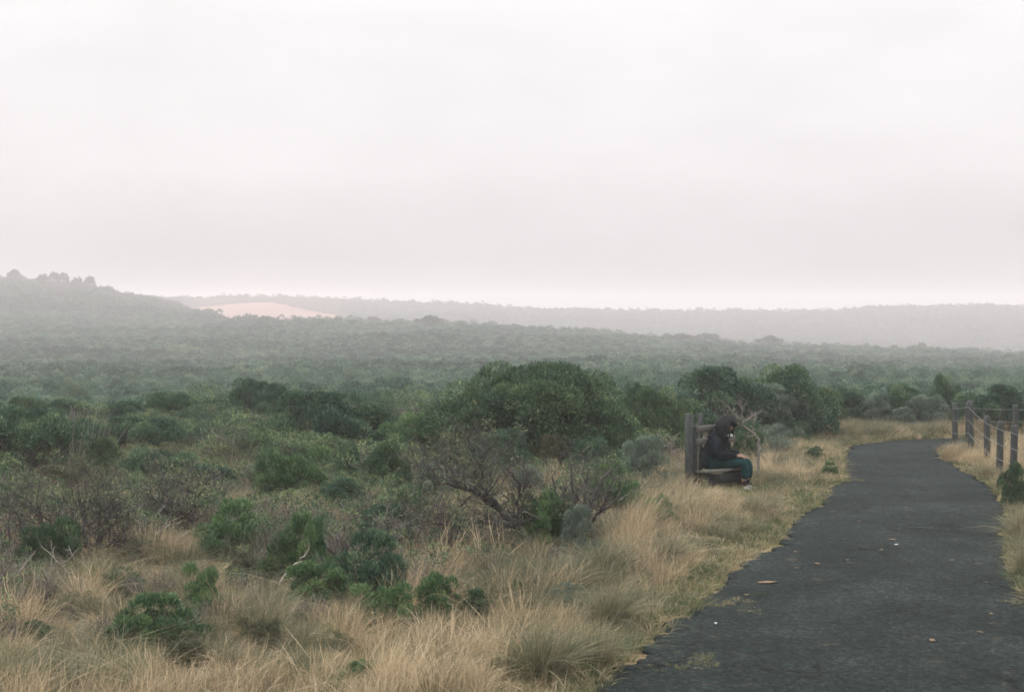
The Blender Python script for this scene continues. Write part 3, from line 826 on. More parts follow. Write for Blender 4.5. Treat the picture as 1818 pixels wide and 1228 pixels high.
bare_tree('bleached fallen dead branches on the ground at lower left', 14.6,
    [([(192, 1090, 0), (175, 1070, 0), (150, 1045, .1), (128, 1025, .1), (105, 1000, .1)], .024, .01),
     ([(175, 1070, 0), (160, 1075, -.1), (120, 1090, -.2)], .016, .008),
     ([(150, 1045, .1), (140, 1030, .3), (118, 1015, .4)], .014, .006),
     ([(185, 1085, 0), (150, 1095, -.2), (90, 1100, -.3)], .016, .008)], 18, 1, .35, 9, mat='dead_wood', tone=.35, up=.15, cat='dead branches', name='dead_shrub')
bare_tree('single pale stick rising out of the dark green shrubs', 14.0,
    [([(470, 1068, 0), (500, 1030, 0), (525, 1000, 0), (548, 975, 0)], .012, .006)], 19, 0, .15, 5, mat='dead_wood', tone=.55, cat='dead branch', name='dead_branch')
bare_tree('thin pale dead branches leaning left of the bench post', 22.8,
    [([(1215, 842, 0), (1200, 805, 0), (1190, 785, 0)], .008, .003),
     ([(1218, 825, 0), (1195, 800, 0), (1175, 785, 0)], .008, .003)], 20, 1, .25, 6, mat='dead_wood', tone=.45, cat='dead branch', name='dead_branch')

# leafless shrubs: one multi-stem tangle, copied
def make_tangle(seed, Rr, H, n):
    rng = np.random.RandomState(seed)
    limb, tw = [], []
    for _ in range(n):
        a = rng.rand() * 6.283; s = Rr * math.sqrt(rng.rand())
        e = np.array([math.cos(a) * s, math.sin(a) * s, H * (1 - .5 * (s / Rr) ** 2) * (.7 + .3 * rng.rand())])
        t = np.linspace(0, 1, 7)[:, None]
        b = np.array([rng.normal() * .06, rng.normal() * .06, -.03])
        pts = b + (e - b) * t + np.array([0, 0, .15 * H]) * np.sin(t * 3.14) + np.cumsum(rng.normal(size=(7, 3)) * .02, 0)
        rad = np.linspace(.011, .004, 7)
        limb.append((pts, rad, np.clip(.45 + rng.normal() * .2, 0, 1)))
        twigs_on(rng, pts, rad, 1, limb, tw, .28, 7, .4, .5)
    return tubes('tangle_stems', limb, M['twig'], 5), tubes('tangle_twigs', tw, M['twig'], 3)
TAN = [make_tangle(41, .55, .75, 13), make_tangle(42, .6, .7, 14)]
def tangle(px, top, base, w, label, group='leafless twiggy shrubs'):
    r = r_of(base); c = P(px, base, r); z = float(gz(c.x, c.y))
    wm = w * r / F; h = CAM_Z - (top - HOR) / F * r - z
    _cnt[0] += 1
    v = TAN[_cnt[0] % 2]
    e = empty('bare_shrub', (c.x, c.y, z), (_cnt[0] * 1.7) % 6.28, (wm / 1.15, wm / 1.15, h / .78))
    tag(e, label, 'shrub', group)
    obj('stems', v[0], e); obj('twigs', v[1], e)
for a in [
    (700, 895, 1000, 150, 'grey leafless thicket low under the left limbs of the leaning bare tree'),
    (800, 880, 988, 120, 'grey leafless thicket close beside the trunk of the leaning bare tree'),
    (560, 1065, 1120, 90, 'thin grey leafless shrub just above the bright foreground shrubs'),
    (170, 1090, 1160, 120, 'grey leafless shrub left of the wide dark foreground shrub'),
    (700, 1000, 1070, 80, 'brown leafless shrub right of the large bright green shrub'),
    (30, 1090, 1160, 90, 'brown leafless shrub in straw grass at the bottom left corner'),
    (470, 800, 890, 95, 'grey leafless shrub left of the bright two-humped shrub'),
    (235, 880, 955, 105, 'brown leafless shrub above the crooked limbs of the left bare tree'),
    (380, 845, 920, 95, 'grey leafless shrub above the rounded-head green shrub'),
    (1000, 965, 1022, 110, 'grey leafless shrub in front of the multi-stemmed bare tree'),
    (655, 880, 960, 95, 'grey leafless shrub left of the thin dark green shrub'),
    (265, 1010, 1085, 120, 'pinkish grey leafless shrub behind the wide dark foreground shrub'),
    (440, 1050, 1110, 90, 'thin leafless shrub right of the upright green shrub'),
    (300, 830, 905, 110, 'brown leafless shrub above the small forked bare tree'),
    (90, 1010, 1090, 130, 'grey leafless shrub at the left edge behind the foreground grass'),
    (60, 845, 950, 120, 'brown leafless shrub around the olive round-headed shrub'),
]: tangle(*a)

# tall dry stalks at left
def stalks():
    rng = np.random.RandomState(77)
    r = r_of(868); c = P(130, 868, r)
    z = float(gz(c.x, c.y))
    lines = []
    for _ in range(150):
        a = rng.normal() * .3; b = rng.normal() * .25
        h = (.6 + .75 * rng.rand()) * (1 - .35 * min(abs(a), 1))
        t = np.linspace(0, 1, 6)
        ln = a * .5 + rng.normal() * .08
        pts = np.stack([a + ln * t ** 1.6, b + rng.normal() * .1 * t, h * t], -1)
        lines.append((pts, np.linspace(.005, .002, 6), np.clip(.45 + rng.normal() * .25, 0, 1)))
    e = empty('reed_clump', (c.x, c.y, z))
    tag(e, 'clump of tall pale dry stalks standing above the scrub at left', 'plant')
    obj('stalks', tubes('stalks', lines, M['dead_wood'], 3), e)
stalks()

# ------------------------------------------------------------------ scattered stuff (geometry nodes on a cloud of points)
def blade_tuft(seed, n, spread, h, w, lean, droop, tone, tv, mess=0.0, heads=0.0, mat='straw'):
    rng = np.random.RandomState(seed)
    a = rng.rand(n) * 6.283
    s = spread * np.sqrt(rng.rand(n)) * .45
    b = np.stack([np.cos(a) * s, np.sin(a) * s, np.full(n, -.02)], -1)
    d = np.stack([np.cos(a + rng.normal(size=n) * .6), np.sin(a + rng.normal(size=n) * .6), np.zeros(n)], -1)
    out = np.abs(rng.normal(size=n)) * droop
    H = h * (.55 + .55 * rng.rand(n))
    wind = np.array([lean, lean * -.25, 0])
    K = 5
    t = np.linspace(0, 1, K)
    pts = b[:, None, :] + d[:, None, :] * (out * H)[:, None, None] * (t ** 1.9)[None, :, None] + wind[None, None] * (H[:, None] * (t ** 1.8)[None])[..., None] * (.6 + .8 * rng.rand(n))[:, None, None]
    pts[:, :, 2] += H[:, None] * (t - (.28 * out[:, None] * t ** 3))
    sd = np.stack([-d[:, 1], d[:, 0], np.zeros(n)], -1)
    sd = unit(sd + rng.normal(size=(n, 3)) * .5)
    if mess:
        pts[:, 1:] += np.cumsum(rng.normal(size=(n, K - 1, 3)) * mess * h, 1) * np.array([1, 1, .45])
        pts[:, :, 2] = np.maximum(pts[:, :, 2], -.02)
    prof = np.tile(np.array([.9, 1, .85, .55, .12]), (n, 1))
    if heads:
        hd = rng.rand(n) < heads
        prof[hd] = np.array([.5, .5, .5, 1.3, .3])
    ww = w * (.7 + .6 * rng.rand(n))[:, None] * prof
    A = pts + sd[:, None] * ww[..., None] * .5; B = pts - sd[:, None] * ww[..., None] * .5
    Q = np.stack([A[:, :-1], B[:, :-1], B[:, 1:], A[:, 1:]], 2).reshape(-1, 4, 3)
    tn_ = np.clip(tone + rng.normal(size=n) * tv, 0, 1)
    return quads('grass_tuft', Q, M[mat], np.repeat(tn_, K - 1))

SIL += [(880, 838, 995, 240, 16.2), (1040, 838, 985, 130, 16.9), (322, 865, 985, 80, 17.4), (170, 890, 1005, 180, 15.7), (15, 900, 1030, 100, 15.2),
        (1275, 860, 877, 84, 22.3), (1327, 874, 887, 48, 22.4)]
def crowding(px, py, y, hgt, keepf):
    """share by which a plant of height hgt must shrink so that it does not hide more than the foot of a shrub behind it"""
    f = np.ones(len(px))
    for (sx, st, sb, sw, sr) in SIL:
        m = (np.abs(px - sx) < sw * .5) & (y < sr + .1) & (y > sr - 6)
        limit = sb - keepf * (sb - st)                 # lowest picture line that may be covered
        top = py - hgt * F / y
        room = np.clip((py - limit) / np.maximum(py - top, 1e-3), 0, 1)
        f = np.where(m, np.minimum(f, room), f)
    return f

def src_coll(name, meshes):
    c = bpy.data.collections.new(name)
    for i, me in enumerate(meshes):
        o = bpy.data.objects.new('%s_%s' % (name, 'abcdefghijkl'[i]), me)
        c.objects.link(o)
    return c

def scatter(name, pts, rot, scl, idx, coll, label, cat):
    pts = np.asarray(pts, np.float32)
    me = bpy.data.meshes.new(name)
    me.vertices.add(len(pts)); me.vertices.foreach_set('co', pts.ravel())
    a = me.attributes.new('rot', 'FLOAT_VECTOR', 'POINT'); a.data.foreach_set('vector', np.asarray(rot, np.float32).ravel())
    a = me.attributes.new('scl', 'FLOAT_VECTOR', 'POINT'); a.data.foreach_set('vector', np.asarray(scl, np.float32).ravel())
    a = me.attributes.new('idx', 'INT', 'POINT'); a.data.foreach_set('value', np.asarray(idx, np.int32))
    o = obj(name, me)
    ng = bpy.data.node_groups.new(name + '_nodes', 'GeometryNodeTree')
    ng.interface.new_socket('Geometry', in_out='INPUT', socket_type='NodeSocketGeometry')
    ng.interface.new_socket('Geometry', in_out='OUTPUT', socket_type='NodeSocketGeometry')
    N = ng.nodes
    gi = N.new('NodeGroupInput'); go = N.new('NodeGroupOutput')
    ci = N.new('GeometryNodeCollectionInfo'); ci.inputs['Collection'].default_value = coll
    ci.inputs['Separate Children'].default_value = True; ci.inputs['Reset Children'].default_value = True
    ip = N.new('GeometryNodeInstanceOnPoints'); ip.inputs['Pick Instance'].default_value = True
    def na(nm, ty):
        x = N.new('GeometryNodeInputNamedAttribute'); x.data_type = ty; x.inputs['Name'].default_value = nm
        return x.outputs['Attribute']
    er = N.new('FunctionNodeEulerToRotation')
    ng.links.new(na('rot', 'FLOAT_VECTOR'), er.inputs[0])
    ng.links.new(er.outputs[0], ip.inputs['Rotation'])
    ng.links.new(na('scl', 'FLOAT_VECTOR'), ip.inputs['Scale'])
    ng.links.new(na('idx', 'INT'), ip.inputs['Instance Index'])
    ng.links.new(gi.outputs[0], ip.inputs['Points'])
    ng.links.new(ci.outputs[0], ip.inputs['Instance'])
    ng.links.new(ip.outputs[0], go.inputs[0])
    md = o.modifiers.new('scatter', 'NODES'); md.node_group = ng
    tag(o, label, cat, kind='stuff')
    return o

# --- grass
rng = np.random.RandomState(2024)
def jitter_grid(x0, x1, y0, y1, step, rng):
    gx, gy = np.meshgrid(np.arange(x0, x1, step), np.arange(y0, y1, step))
    p = np.stack([gx.ravel(), gy.ravel()], -1)
    return p + (rng.rand(len(p), 2) - .5) * step * 1.2
def pix(x, y, z=0):
    return CX + F * x / y, HOR + F * (CAM_Z - z) / y

tufts = src_coll('grass_tuft', [
    blade_tuft(1, 150, .26, .44, .0040, .16, .50, .60, .28, mess=.045),          # 0 upright straw
    blade_tuft(2, 150, .34, .34, .0040, .20, .80, .62, .28, mess=.07),           # 1 tangled straw
    blade_tuft(3, 110, .28, .52, .0036, .15, .40, .56, .28, mess=.04, heads=.25),  # 2 tall straw with heads
    blade_tuft(4, 190, .30, .32, .0038, .12, .85, .40, .25, mess=.04, mat='sedge'),  # 3 sedge
    blade_tuft(5, 260, .36, .42, .0038, .15, .95, .45, .25, mess=.03, mat='sedge'),  # 4 arching sedge
    blade_tuft(6, 40, .30, .62, .0036, .22, .35, .80, .15, mess=.04, heads=.6),   # 5 thin stalks
    blade_tuft(7, 160, .46, .18, .0045, .10, 1.3, .48, .3, mess=.14),           # 6 flattened thatch
])
pp = jitter_grid(-13, 14.5, 7.0, 36, .20, rng)
x, y = pp.T
d = path_dist(x, y)
px, py = pix(x, y)
vis = (px > -250) & (px < 2080)
verge = .10 + .85 * fbm(x * .5 + 3, y * .5 + 8, 3)            # width of the mown edge beside the path
verge = np.where(x > 5, verge * .25, verge)
verge = np.where((y > 27), verge * .35, verge)
keep = vis & (d > verge * (.55 + .5 * rng.rand(len(x))))
dens = .25 + 1.25 * fbm(x * .45 + 31, y * .45 + 5, 3)
left = px < 820
dens = np.where(left, dens * np.where(y > 14, .7, .8), dens)
dens = np.where(y > 26, dens * np.where(x > 3, 1.3, .55), dens)
keep &= rng.rand(len(x)) < dens
# clear standing room around the seat and the person's feet
b0 = np.array([3.2, 22.5])
near_bench = (np.abs(x - 3.4) < .75) & (np.abs(y - 22.4) < 1.1)
keep &= ~near_bench | (rng.rand(len(x)) < .35)
keep &= ~((np.abs(x - 3.75) < .32) & (y > 21.5) & (y < 22.8))
x, y, d, px, py = x[keep], y[keep], d[keep], px[keep], py[keep]
near_bench = near_bench[keep]
n = len(x)
u = rng.rand(n)
straw_zone = fbm(x * .35 + 77, y * .35 + 14, 3)
idx = np.where(straw_zone > np.where(px > 820, .54, .45), np.where(u < .27, 0, np.where(u < .52, 1, np.where(u < .70, 2, np.where(u < .82, 5, 6)))), np.where(u < .38, 3, np.where(u < .68, 4, np.where(u < .78, 0, np.where(u < .86, 2, 6)))))
s = .65 + .55 * rng.rand(n)
s *= np.clip(.45 + d * .45, .45, 1.0)
s = np.where(near_bench, s * .5, s)
s = np.where((y > 21) & (x > 2.5) & (x < 6.5), s * .72, s)
s = np.where((y > 27) & (x > 3), s * .8, s)
s = np.where(px < 760, s * .85, s)
s = np.maximum(s * crowding(px, py, y, .5 * s, .42), .12)
scl = np.stack([s * (.9 + .4 * rng.rand(n)), s * (.9 + .4 * rng.rand(n)), s], -1)
rot = np.stack([rng.normal(size=n) * .12, rng.normal(size=n) * .14 + .04, rng.normal(size=n) * 1.3], -1)
scatter('dry_grass', np.stack([x, y, gz(x, y)], -1), rot, scl, idx, tufts, 'dry straw and olive grass filling the ground between the shrubs and the path', 'grass')
print('grass tufts', n)

# --- short grass along the path's edges
shorts = src_coll('short_grass', [
    blade_tuft(21, 70, .22, .075, .0055, .1, .9, .45, .25, mat='short_grass'),
    blade_tuft(22, 60, .22, .055, .0060, .1, 1.0, .6, .25, mat='short_grass'),
    blade_tuft(23, 60, .20, .11, .0050, .2, .8, .4, .25, mat='short_grass')])
pp = jitter_grid(-3, 14, 7.5, 34, .105, rng)
x, y = pp.T
d = path_dist(x, y)
px, py = pix(x, y)
edge = .14 * (fbm(x * 4, y * 4, 3) - .5)
keep = (px > -100) & (px < 2050) & (d > .03 + edge) & (d < 1.9) & (rng.rand(len(x)) < .45 + 1.2 * fbm(x * 1.1 + 5, y * 1.1, 3))
# a few tongues of weed creeping onto the asphalt
TONGUES = [(1150, 1196, 1218, 1190, .05), (1225, 1172, 1240, 1184, .06), (1262, 1083, 1290, 1078, .05), (1290, 1074, 1320, 1078, .06), (1315, 1082, 1348, 1092, .055), (1455, 860, 1525, 855, .06), (1790, 1075, 1840, 1072, .05), (1335, 1060, 1350, 1062, .03)]
for (a, b, c_, d_, wd) in TONGUES:
    p0, p1 = G(a, b), G(c_, d_)
    vx, vy = p1.x - p0.x, p1.y - p0.y
    t = np.clip(((x - p0.x) * vx + (y - p0.y) * vy) / (vx * vx + vy * vy + 1e-9), 0, 1)
    dd = np.hypot(x - p0.x - vx * t, y - p0.y - vy * t)
    keep |= (dd < wd * (1.0 + 2.2 * fbm(x * 7, y * 7, 2)))
x, y, d = x[keep], y[keep], d[keep]
n = len(x)
s = .8 + .9 * rng.rand(n)
s = np.where(d < .08, s * .38, s)
z = np.where(d < .1, .018, gz(x, y))
scatter('short_grass', np.stack([x, y, z], -1), np.stack([rng.normal(size=n) * .1, rng.normal(size=n) * .1, rng.rand(n) * 6.28], -1),
        np.stack([s, s, s], -1), rng.randint(0, 3, n), shorts, 'short yellow-green grass along the ragged edges of the asphalt path', 'grass')
print('short', n)

# --- tangled low undergrowth among the shrubs at left
def twig_clump(seed, n, Rr, H, leaves, leafmat):
    rng = np.random.RandomState(seed)
    lines = []
    for _ in range(n):
        a = rng.rand() * 6.283; s = Rr * math.sqrt(rng.rand())
        b = np.array([rng.normal() * .08, rng.normal() * .08, -.02])
        e = np.array([math.cos(a) * s, math.sin(a) * s, H * (.5 + .5 * rng.rand())])
        t = np.linspace(0, 1, 4)[:, None]
        pts = b + (e - b) * t + rng.normal(size=(4, 3)) * .03
        lines.append((pts, np.linspace(.006, .002, 4), np.clip(.5 + rng.normal() * .25, 0, 1)))
    V, f, sz, tn_ = tube_arrays(lines, 3)
    cen = np.array([l[0][-1] for l in lines])[:leaves]
    Q, lt = leaf_cloud(rng, cen, np.full(len(cen), .09), 48, .036, .010, tone_c=np.clip(.5 + rng.normal(size=len(cen)) * .2, 0, 1))
    nV = len(V)
    V2 = np.concatenate([V, Q.reshape(-1, 3)])
    f2 = np.concatenate([f, np.arange(4 * len(Q)) + nV])
    s2 = np.concatenate([sz, np.full(len(Q), 4)])
    t2 = np.concatenate([tn_, np.repeat(lt, 4)])
    mi = np.concatenate([np.zeros(len(sz), int), np.ones(len(Q), int)])
    return raw_mesh('undergrowth', V2, f2, s2, [M['twig'], M[leafmat]], t2, mat_idx=mi)
under = src_coll('undergrowth', [twig_clump(61, 75, .4, .45, 14, 'leaf_green'), twig_clump(62, 50, .45, .5, 36, 'leaf_green'),
                                 twig_clump(63, 85, .4, .4, 4, 'leaf_green'), twig_clump(64, 45, .4, .4, 40, 'leaf_grey')])
pp = jitter_grid(-15, 3.2, 10.5, 40, .42, rng)
x, y = pp.T
d = path_dist(x, y)
px, py = pix(x, y)
lim = np.interp(py, [720, 800, 880, 960, 1020, 1080, 1140, 1200], [1250, 1230, 1120, 1080, 920, 800, 420, 100])
keep = (px > -250) & (px < lim) & (d > .8)
fz = fbm(x * .4 + 12, y * .4 + 50, 3)
keep &= rng.rand(len(x)) < np.where(y > 20, .5, .30) * sstep(.3, .6, fz) * 1.6
keep &= ~((np.abs(x - 3.2) < 1.0) & (np.abs(y - 22.5) < 1.8))
x, y, px, py = x[keep], y[keep], px[keep], py[keep]
n = len(x); u = rng.rand(n)
s = .65 + .7 * rng.rand(n)
s = np.where(y > 24, s * 1.2, s)
s = np.maximum(s * crowding(px, py, y, .5 * s, .4), .12)
idx = np.where(u < .45, 0, np.where(u < .75, 2, np.where(y > 19, 1, 0)))
scatter('undergrowth', np.stack([x, y, gz(x, y)], -1), np.stack([rng.normal(size=n) * .1, rng.normal(size=n) * .1, rng.rand(n) * 6.28], -1),
        np.stack([s, s, s * (.8 + .4 * rng.rand(n))], -1), idx, under, 'tangled grey twigs and low heath between the shrubs on the left', 'undergrowth')
print('under', n)

# --- the scrub covering the valley, and the forest on the far hills
def crown_mesh(seed, Rr, H, k, crad, n_per, L, W, mat, up=.35):
    rng = np.random.RandomState(seed)
    cen = dome_centres(rng, Rr, H, k, .15, .2, .5, seed)
    rad = crad[0] + (crad[1] - crad[0]) * rng.rand(k)
    Q, t = leaf_cloud(rng, cen, rad, n_per, L, W, up, .6, tone_c=np.clip(.42 + rng.normal(size=k) * .18, 0, 1), shell=.6)
    return quads('crown', Q, M[mat], t)
heath_near = src_coll('heath_bush', [crown_mesh(140 + i, 1.35, 1.3, 26, (.28, .52), 230, .105, .040, 'leaf_heath') for i in range(5)])
heath = src_coll('heath_crown', [crown_mesh(100 + i, 1.5, 1.1, 30, (.32, .58), 120, .17, .085, 'leaf_heath', .15) for i in range(5)])
forest = src_coll('forest_crown', [crown_mesh(120 + i, 3.2, 5.2, 26, (.8, 1.4), 55, .75, .38, 'leaf_forest') for i in range(5)])

def fan_points(r0, r1, px0, px1, spacing, rng):
    """points spread evenly over a sector of ground, spacing(r)"""
    out = []
    r = r0
    while r < r1:
        s = spacing(r)
        xs = np.arange((px0 - CX) / F * r, (px1 - CX) / F * r, s)
        xs = xs + (rng.rand(len(xs)) - .5) * s * 1.1
        ys = r + (rng.rand(len(xs)) - .5) * s * 1.1
        out.append(np.stack([xs, ys], -1))
        r += s * .92
    return np.concatenate(out)
p1 = fan_points(37, 110, -500, 2300, lambda r: 1.15 + r * .006, rng)
p2 = fan_points(110, 470, -500, 2300, lambda r: 1.9 + (r - 110) * .006, rng)
hp = np.concatenate([p1, p2])
x, y = hp.T
pxs = CX + F * x / y
d = path_dist(x, y)
keep = ~((y < 42) & (x > 6)) & ((y > 40) | (pxs < 1100)) & (d > 1)
keep &= rng.rand(len(x)) < .92
x, y, pxs = x[keep], y[keep], pxs[keep]
n = len(x)
ch = canopy_h(y)
big = fbm(x * .06 + 3, y * .06 + 40, 3)
w = np.interp(y, [37, 110, 470], [.75, 1.1, 1.9]) * (.7 + .6 * rng.rand(n)) * (.75 + .5 * big)
h = np.interp(y, [37, 60, 110, 470], [.5, .8, 1.05, 2.2]) * np.where(y < 150, .55 + .8 * rng.rand(n), .75 + .4 * rng.rand(n)) * (.6 + .8 * big)
z = gz(x, y)
rot = np.stack([rng.normal(size=n) * .06, rng.normal(size=n) * .06, rng.rand(n) * 6.28], -1)
for nm, sel, cl, lab in (('heath_scrub', y < 120, heath_near, 'low dark green heath scrub spreading from behind the near shrubs into the valley'),
                         ('valley_scrub', y >= 120, heath, 'dense grey-green coastal scrub covering the hazy valley floor up to its crest')):
    scatter(nm, np.stack([x, y, z], -1)[sel], rot[sel], np.stack([w, w, h], -1)[sel], rng.randint(0, 5, sel.sum()), cl, lab, 'scrub')
print('heath', n)
fp = fan_points(470, 1120, -500, 2300, lambda r: 4.6 + (r - 470) * .0015, rng)
x, y = fp.T
pxs = CX + F * x / y
in_field = (pxs > 335) & (pxs < 622) & (y > 585) & (y < np.interp(pxs, FPX, FTOP))
low = (pxs > 380) & (pxs < 640) & (y > 520) & (y < 600)
keep = ~in_field & (rng.rand(len(x)) < .95)
x, y, low = x[keep], y[keep], low[keep]
n = len(x)
sv = .75 + .5 * rng.rand(n)
sh = np.where(low, .45, 1.0) * (.65 + .45 * rng.rand(n))
scatter('hill_forest', np.stack([x, y, gz(x, y) - .3], -1), np.stack([np.zeros(n), np.zeros(n), rng.rand(n) * 6.28], -1),
        np.stack([sv, sv, sh], -1), rng.randint(0, 5, n), forest, 'grey hazy forest covering the far hills up to the skyline', 'forest')
print('forest', n)

# --- trees one can tell apart on the skyline and the crest
def far_tree_meshes(seed):
    rng = np.random.RandomState(seed)
    k = 22
    a = rng.rand(k) * 6.283; s = np.sqrt(rng.rand(k)) * 2.7
    cen = np.stack([np.cos(a) * s, np.sin(a) * s, 4.9 + 1.5 * rng.rand(k) - .16 * s ** 2], -1)
    Q, t = leaf_cloud(rng, cen, .55 + .5 * rng.rand(k), 80, .5, .26, .4, .6, tone_c=np.full(k, .4), shell=.2)
    lines = [(np.array([[0, 0, -.5], [.1, .05, 1.8], [.0, .1, 3.4], [.15, 0, 5.2]]), np.array([.28, .22, .18, .08]), .3)]
    for i in range(9):
        q = np.array([.05, .05, 2.2 + 1.6 * rng.rand()])
        lines.append((np.stack([q, (q + cen[i]) / 2 + [0, 0, -.3], cen[i]]), np.array([.12, .08, .03]), .3))
    return quads('tree_crown', Q, M['leaf_forest'], t), tubes('tree_trunk', lines, M['twig'], 6)
FT = [far_tree_meshes(5), far_tree_meshes(6), far_tree_meshes(8)]
FAR = [(27, 481, 26, 612, 'broad rounded tree farthest left on the hill skyline'),
       (75, 487, 22, 615, 'small flat-headed tree standing between the broad rounded tree and the grove'),
       (98, 485, 24, 612, 'flat-topped tree in the left half of the skyline grove'),
       (113, 487, 22, 616, 'flat-topped tree at the right end of the skyline grove'),
       (137, 492, 18, 610, 'rounded tree standing alone right of the skyline grove'),
       (160, 492, 20, 608, 'leaning flat-headed tree last on the skyline before the hill falls away'),
       (192, 510, 26, 600, 'low rounded tree on the falling shoulder of the left hill'),
       (243, 523, 34, 596, 'dense dark tree where the left hill meets the far ridge'),
       (468, 562, 34, 402, 'dark dome of a tree just below the tan paddock'),
       (762, 562, 50, 402, 'dark broad tree on the scrub crest left of centre'),
       (1200, 592, 60, 398, 'long dark tree clump on the crest, left part of the dark grove'),
       (1250, 593, 60, 400, 'long dark tree clump on the crest, right part of the dark grove'),
       (1365, 598, 50, 400, 'flat dark tree on the crest right of the dark grove'),
       (1637, 608, 17, 396, 'single small dark tree poking above the crest at right'),
       (1585, 613, 20, 398, 'tiny tree on the crest just left of the single dark tree')]
for i, (a, top, w, r, lab) in enumerate(FAR):
    xx = (a - CX) / F * r
    z = float(gz(xx, r))
    zt = CAM_Z - (top - HOR) / F * r
    cm, tm = FT[i % 3]
    wm = w * r / F
    h = max(zt - z, 2.0)
    e = empty('hill_tree', (xx, r, z), i * 1.9, (wm / 6.2, wm / 6.2, h / 6.6))
    tag(e, lab, 'tree')
    obj('crown', cm, e); obj('trunk', tm, e)

# ------------------------------------------------------------------ large tussocks near the path
TU = [blade_tuft(201, 900, .42, .52, .0038, .2, .85, .50, .25, mess=.03, mat='sedge'), blade_tuft(202, 820, .45, .56, .0038, .2, .75, .60, .25, mess=.04, mat='sedge'),
      blade_tuft(203, 620, .42, .66, .0036, .3, .45, .62, .25, mess=.05, heads=.15)]
for (a, b, wpx, v, hs, lab) in [
    (960, 1212, 270, 0, 1.0, 'big rounded olive tussock nearest the camera, left of the path'),
    (1060, 1190, 150, 1, .8, 'tussock drooping onto the asphalt corner at bottom centre'),
    (1080, 1120, 190, 0, .9, 'dark-based grey tussock second up along the left path edge'),
    (1070, 1040, 200, 1, .95, 'grey-green tussock behind the short green verge'),
    (1125, 985, 150, 2, 1.1, 'tall pale tussock with long stalks right of the multi-stemmed bare tree'),
    (1180, 1010, 140, 0, .8, 'grey tussock above the green strip of verge'),
    (1335, 922, 90, 0, .75, 'dark grey-green tussock on the verge below the person'),
    (1365, 915, 70, 0, .6, 'small dark tussock at the path edge below the person'),
    (1160, 940, 110, 2, .9, 'pale straw tussock in front of the small deep green shrub'),
    (1683, 818, 75, 2, .62, 'bushy pinkish straw tussock leaning at the first fence post'),
    (1716, 826, 65, 2, .55, 'straw tussock at the foot of the second fence post'),
    (1748, 850, 60, 1, .6, 'dull tussock at the path edge below the third fence post'),
    (1258, 905, 70, 2, .5, 'wispy straw tussock in front of the bench'),
    (1812, 960, 90, 0, 1.0, 'pale tussock overhanging the right path edge, upper one'),
    (1822, 1025, 85, 1, .9, 'pale tussock overhanging the right path edge, lower one'),
]:
    r = r_of(b); c = P(a, b, r); z = float(gz(c.x, c.y))
    s = wpx * r / F / 1.15
    o = obj('grass_tussock', TU[v])
    o.location = (c.x, c.y, z); o.rotation_euler = (0, 0, (hash(lab) % 100 * .0) + (a % 7) * .12 - .4)
    o.scale = (s, s, hs)
    tag(o, lab, 'grass tussock', 'grass tussocks along the path')

# ------------------------------------------------------------------ litter on the asphalt
def leaf_litter():
    def flake(seed, L, W):
        rng = np.random.RandomState(seed)
        t = np.linspace(0, 2 * math.pi, 11)[:-1]
        rr = 1 + rng.normal(size=10) * .15
        top = np.stack([np.cos(t) * L * rr, np.sin(t) * W * rr, .008 + .008 * rng.rand(10)], -1)
        bot = top - [0, 0, .003]
        V = np.concatenate([top, bot])
        f = list(range(10)) + list(range(19, 9, -1)); s = [10, 10]
        for i in range(10):
            j = (i + 1) % 10
            f += [i, i + 10, j + 10, j]; s.append(4)
        return V, f, s
    fl = [raw_mesh('flake', *flake(1, .045, .025), M['dry_leaf']), raw_mesh('flake', *flake(2, .03, .018), M['dry_leaf']), raw_mesh('flake', *flake(3, .10, .05), M['dry_leaf'])]
    for i, (a, b, v) in enumerate([(1478, 912, 1), (1525, 930, 1), (1585, 963, 0), (1565, 981, 1), (1450, 1006, 0), (1413, 1014, 1), (1655, 1145, 0), (1325, 1063, 1),
                                   (1412, 985, 1), (1608, 905, 1), (1750, 1040, 1), (1505, 1000, 1), (1690, 1000, 1), (1760, 1097, 1), (1740, 1130, 1)]):
        p = G(a, b)
        o = obj('fallen_leaf', fl[v]); o.location = (p.x, p.y, .024); o.rotation_euler = (0, 0, i * 1.3)
        tag(o, 'small dry leaf lying on the dark asphalt', 'leaf', 'dry leaves scattered on the path')
    p = G(1360, 1040)
    o = obj('bark_piece', fl[2]); o.location = (p.x, p.y, .024); o.rotation_euler = (0, 0, .2)
    tag(o, 'largest tan scrap of bark on the asphalt near the left edge', 'bark')
    pm = [raw_mesh('scrap', *flake(7, .03, .014), M['paper']), raw_mesh('scrap', *flake(8, .022, .012), M['paper'])]
    for v, (a, b, lab) in enumerate([(1591, 972, 'white paper scrap in the middle of the path'), (1270, 1114, 'white paper scrap near the left path edge in the foreground')]):
        p = G(a, b)
        o = obj('paper_scrap', pm[v]); o.location = (p.x, p.y, .024); o.rotation_euler = (0, 0, .5 + v)
        tag(o, lab, 'litter')
leaf_litter()

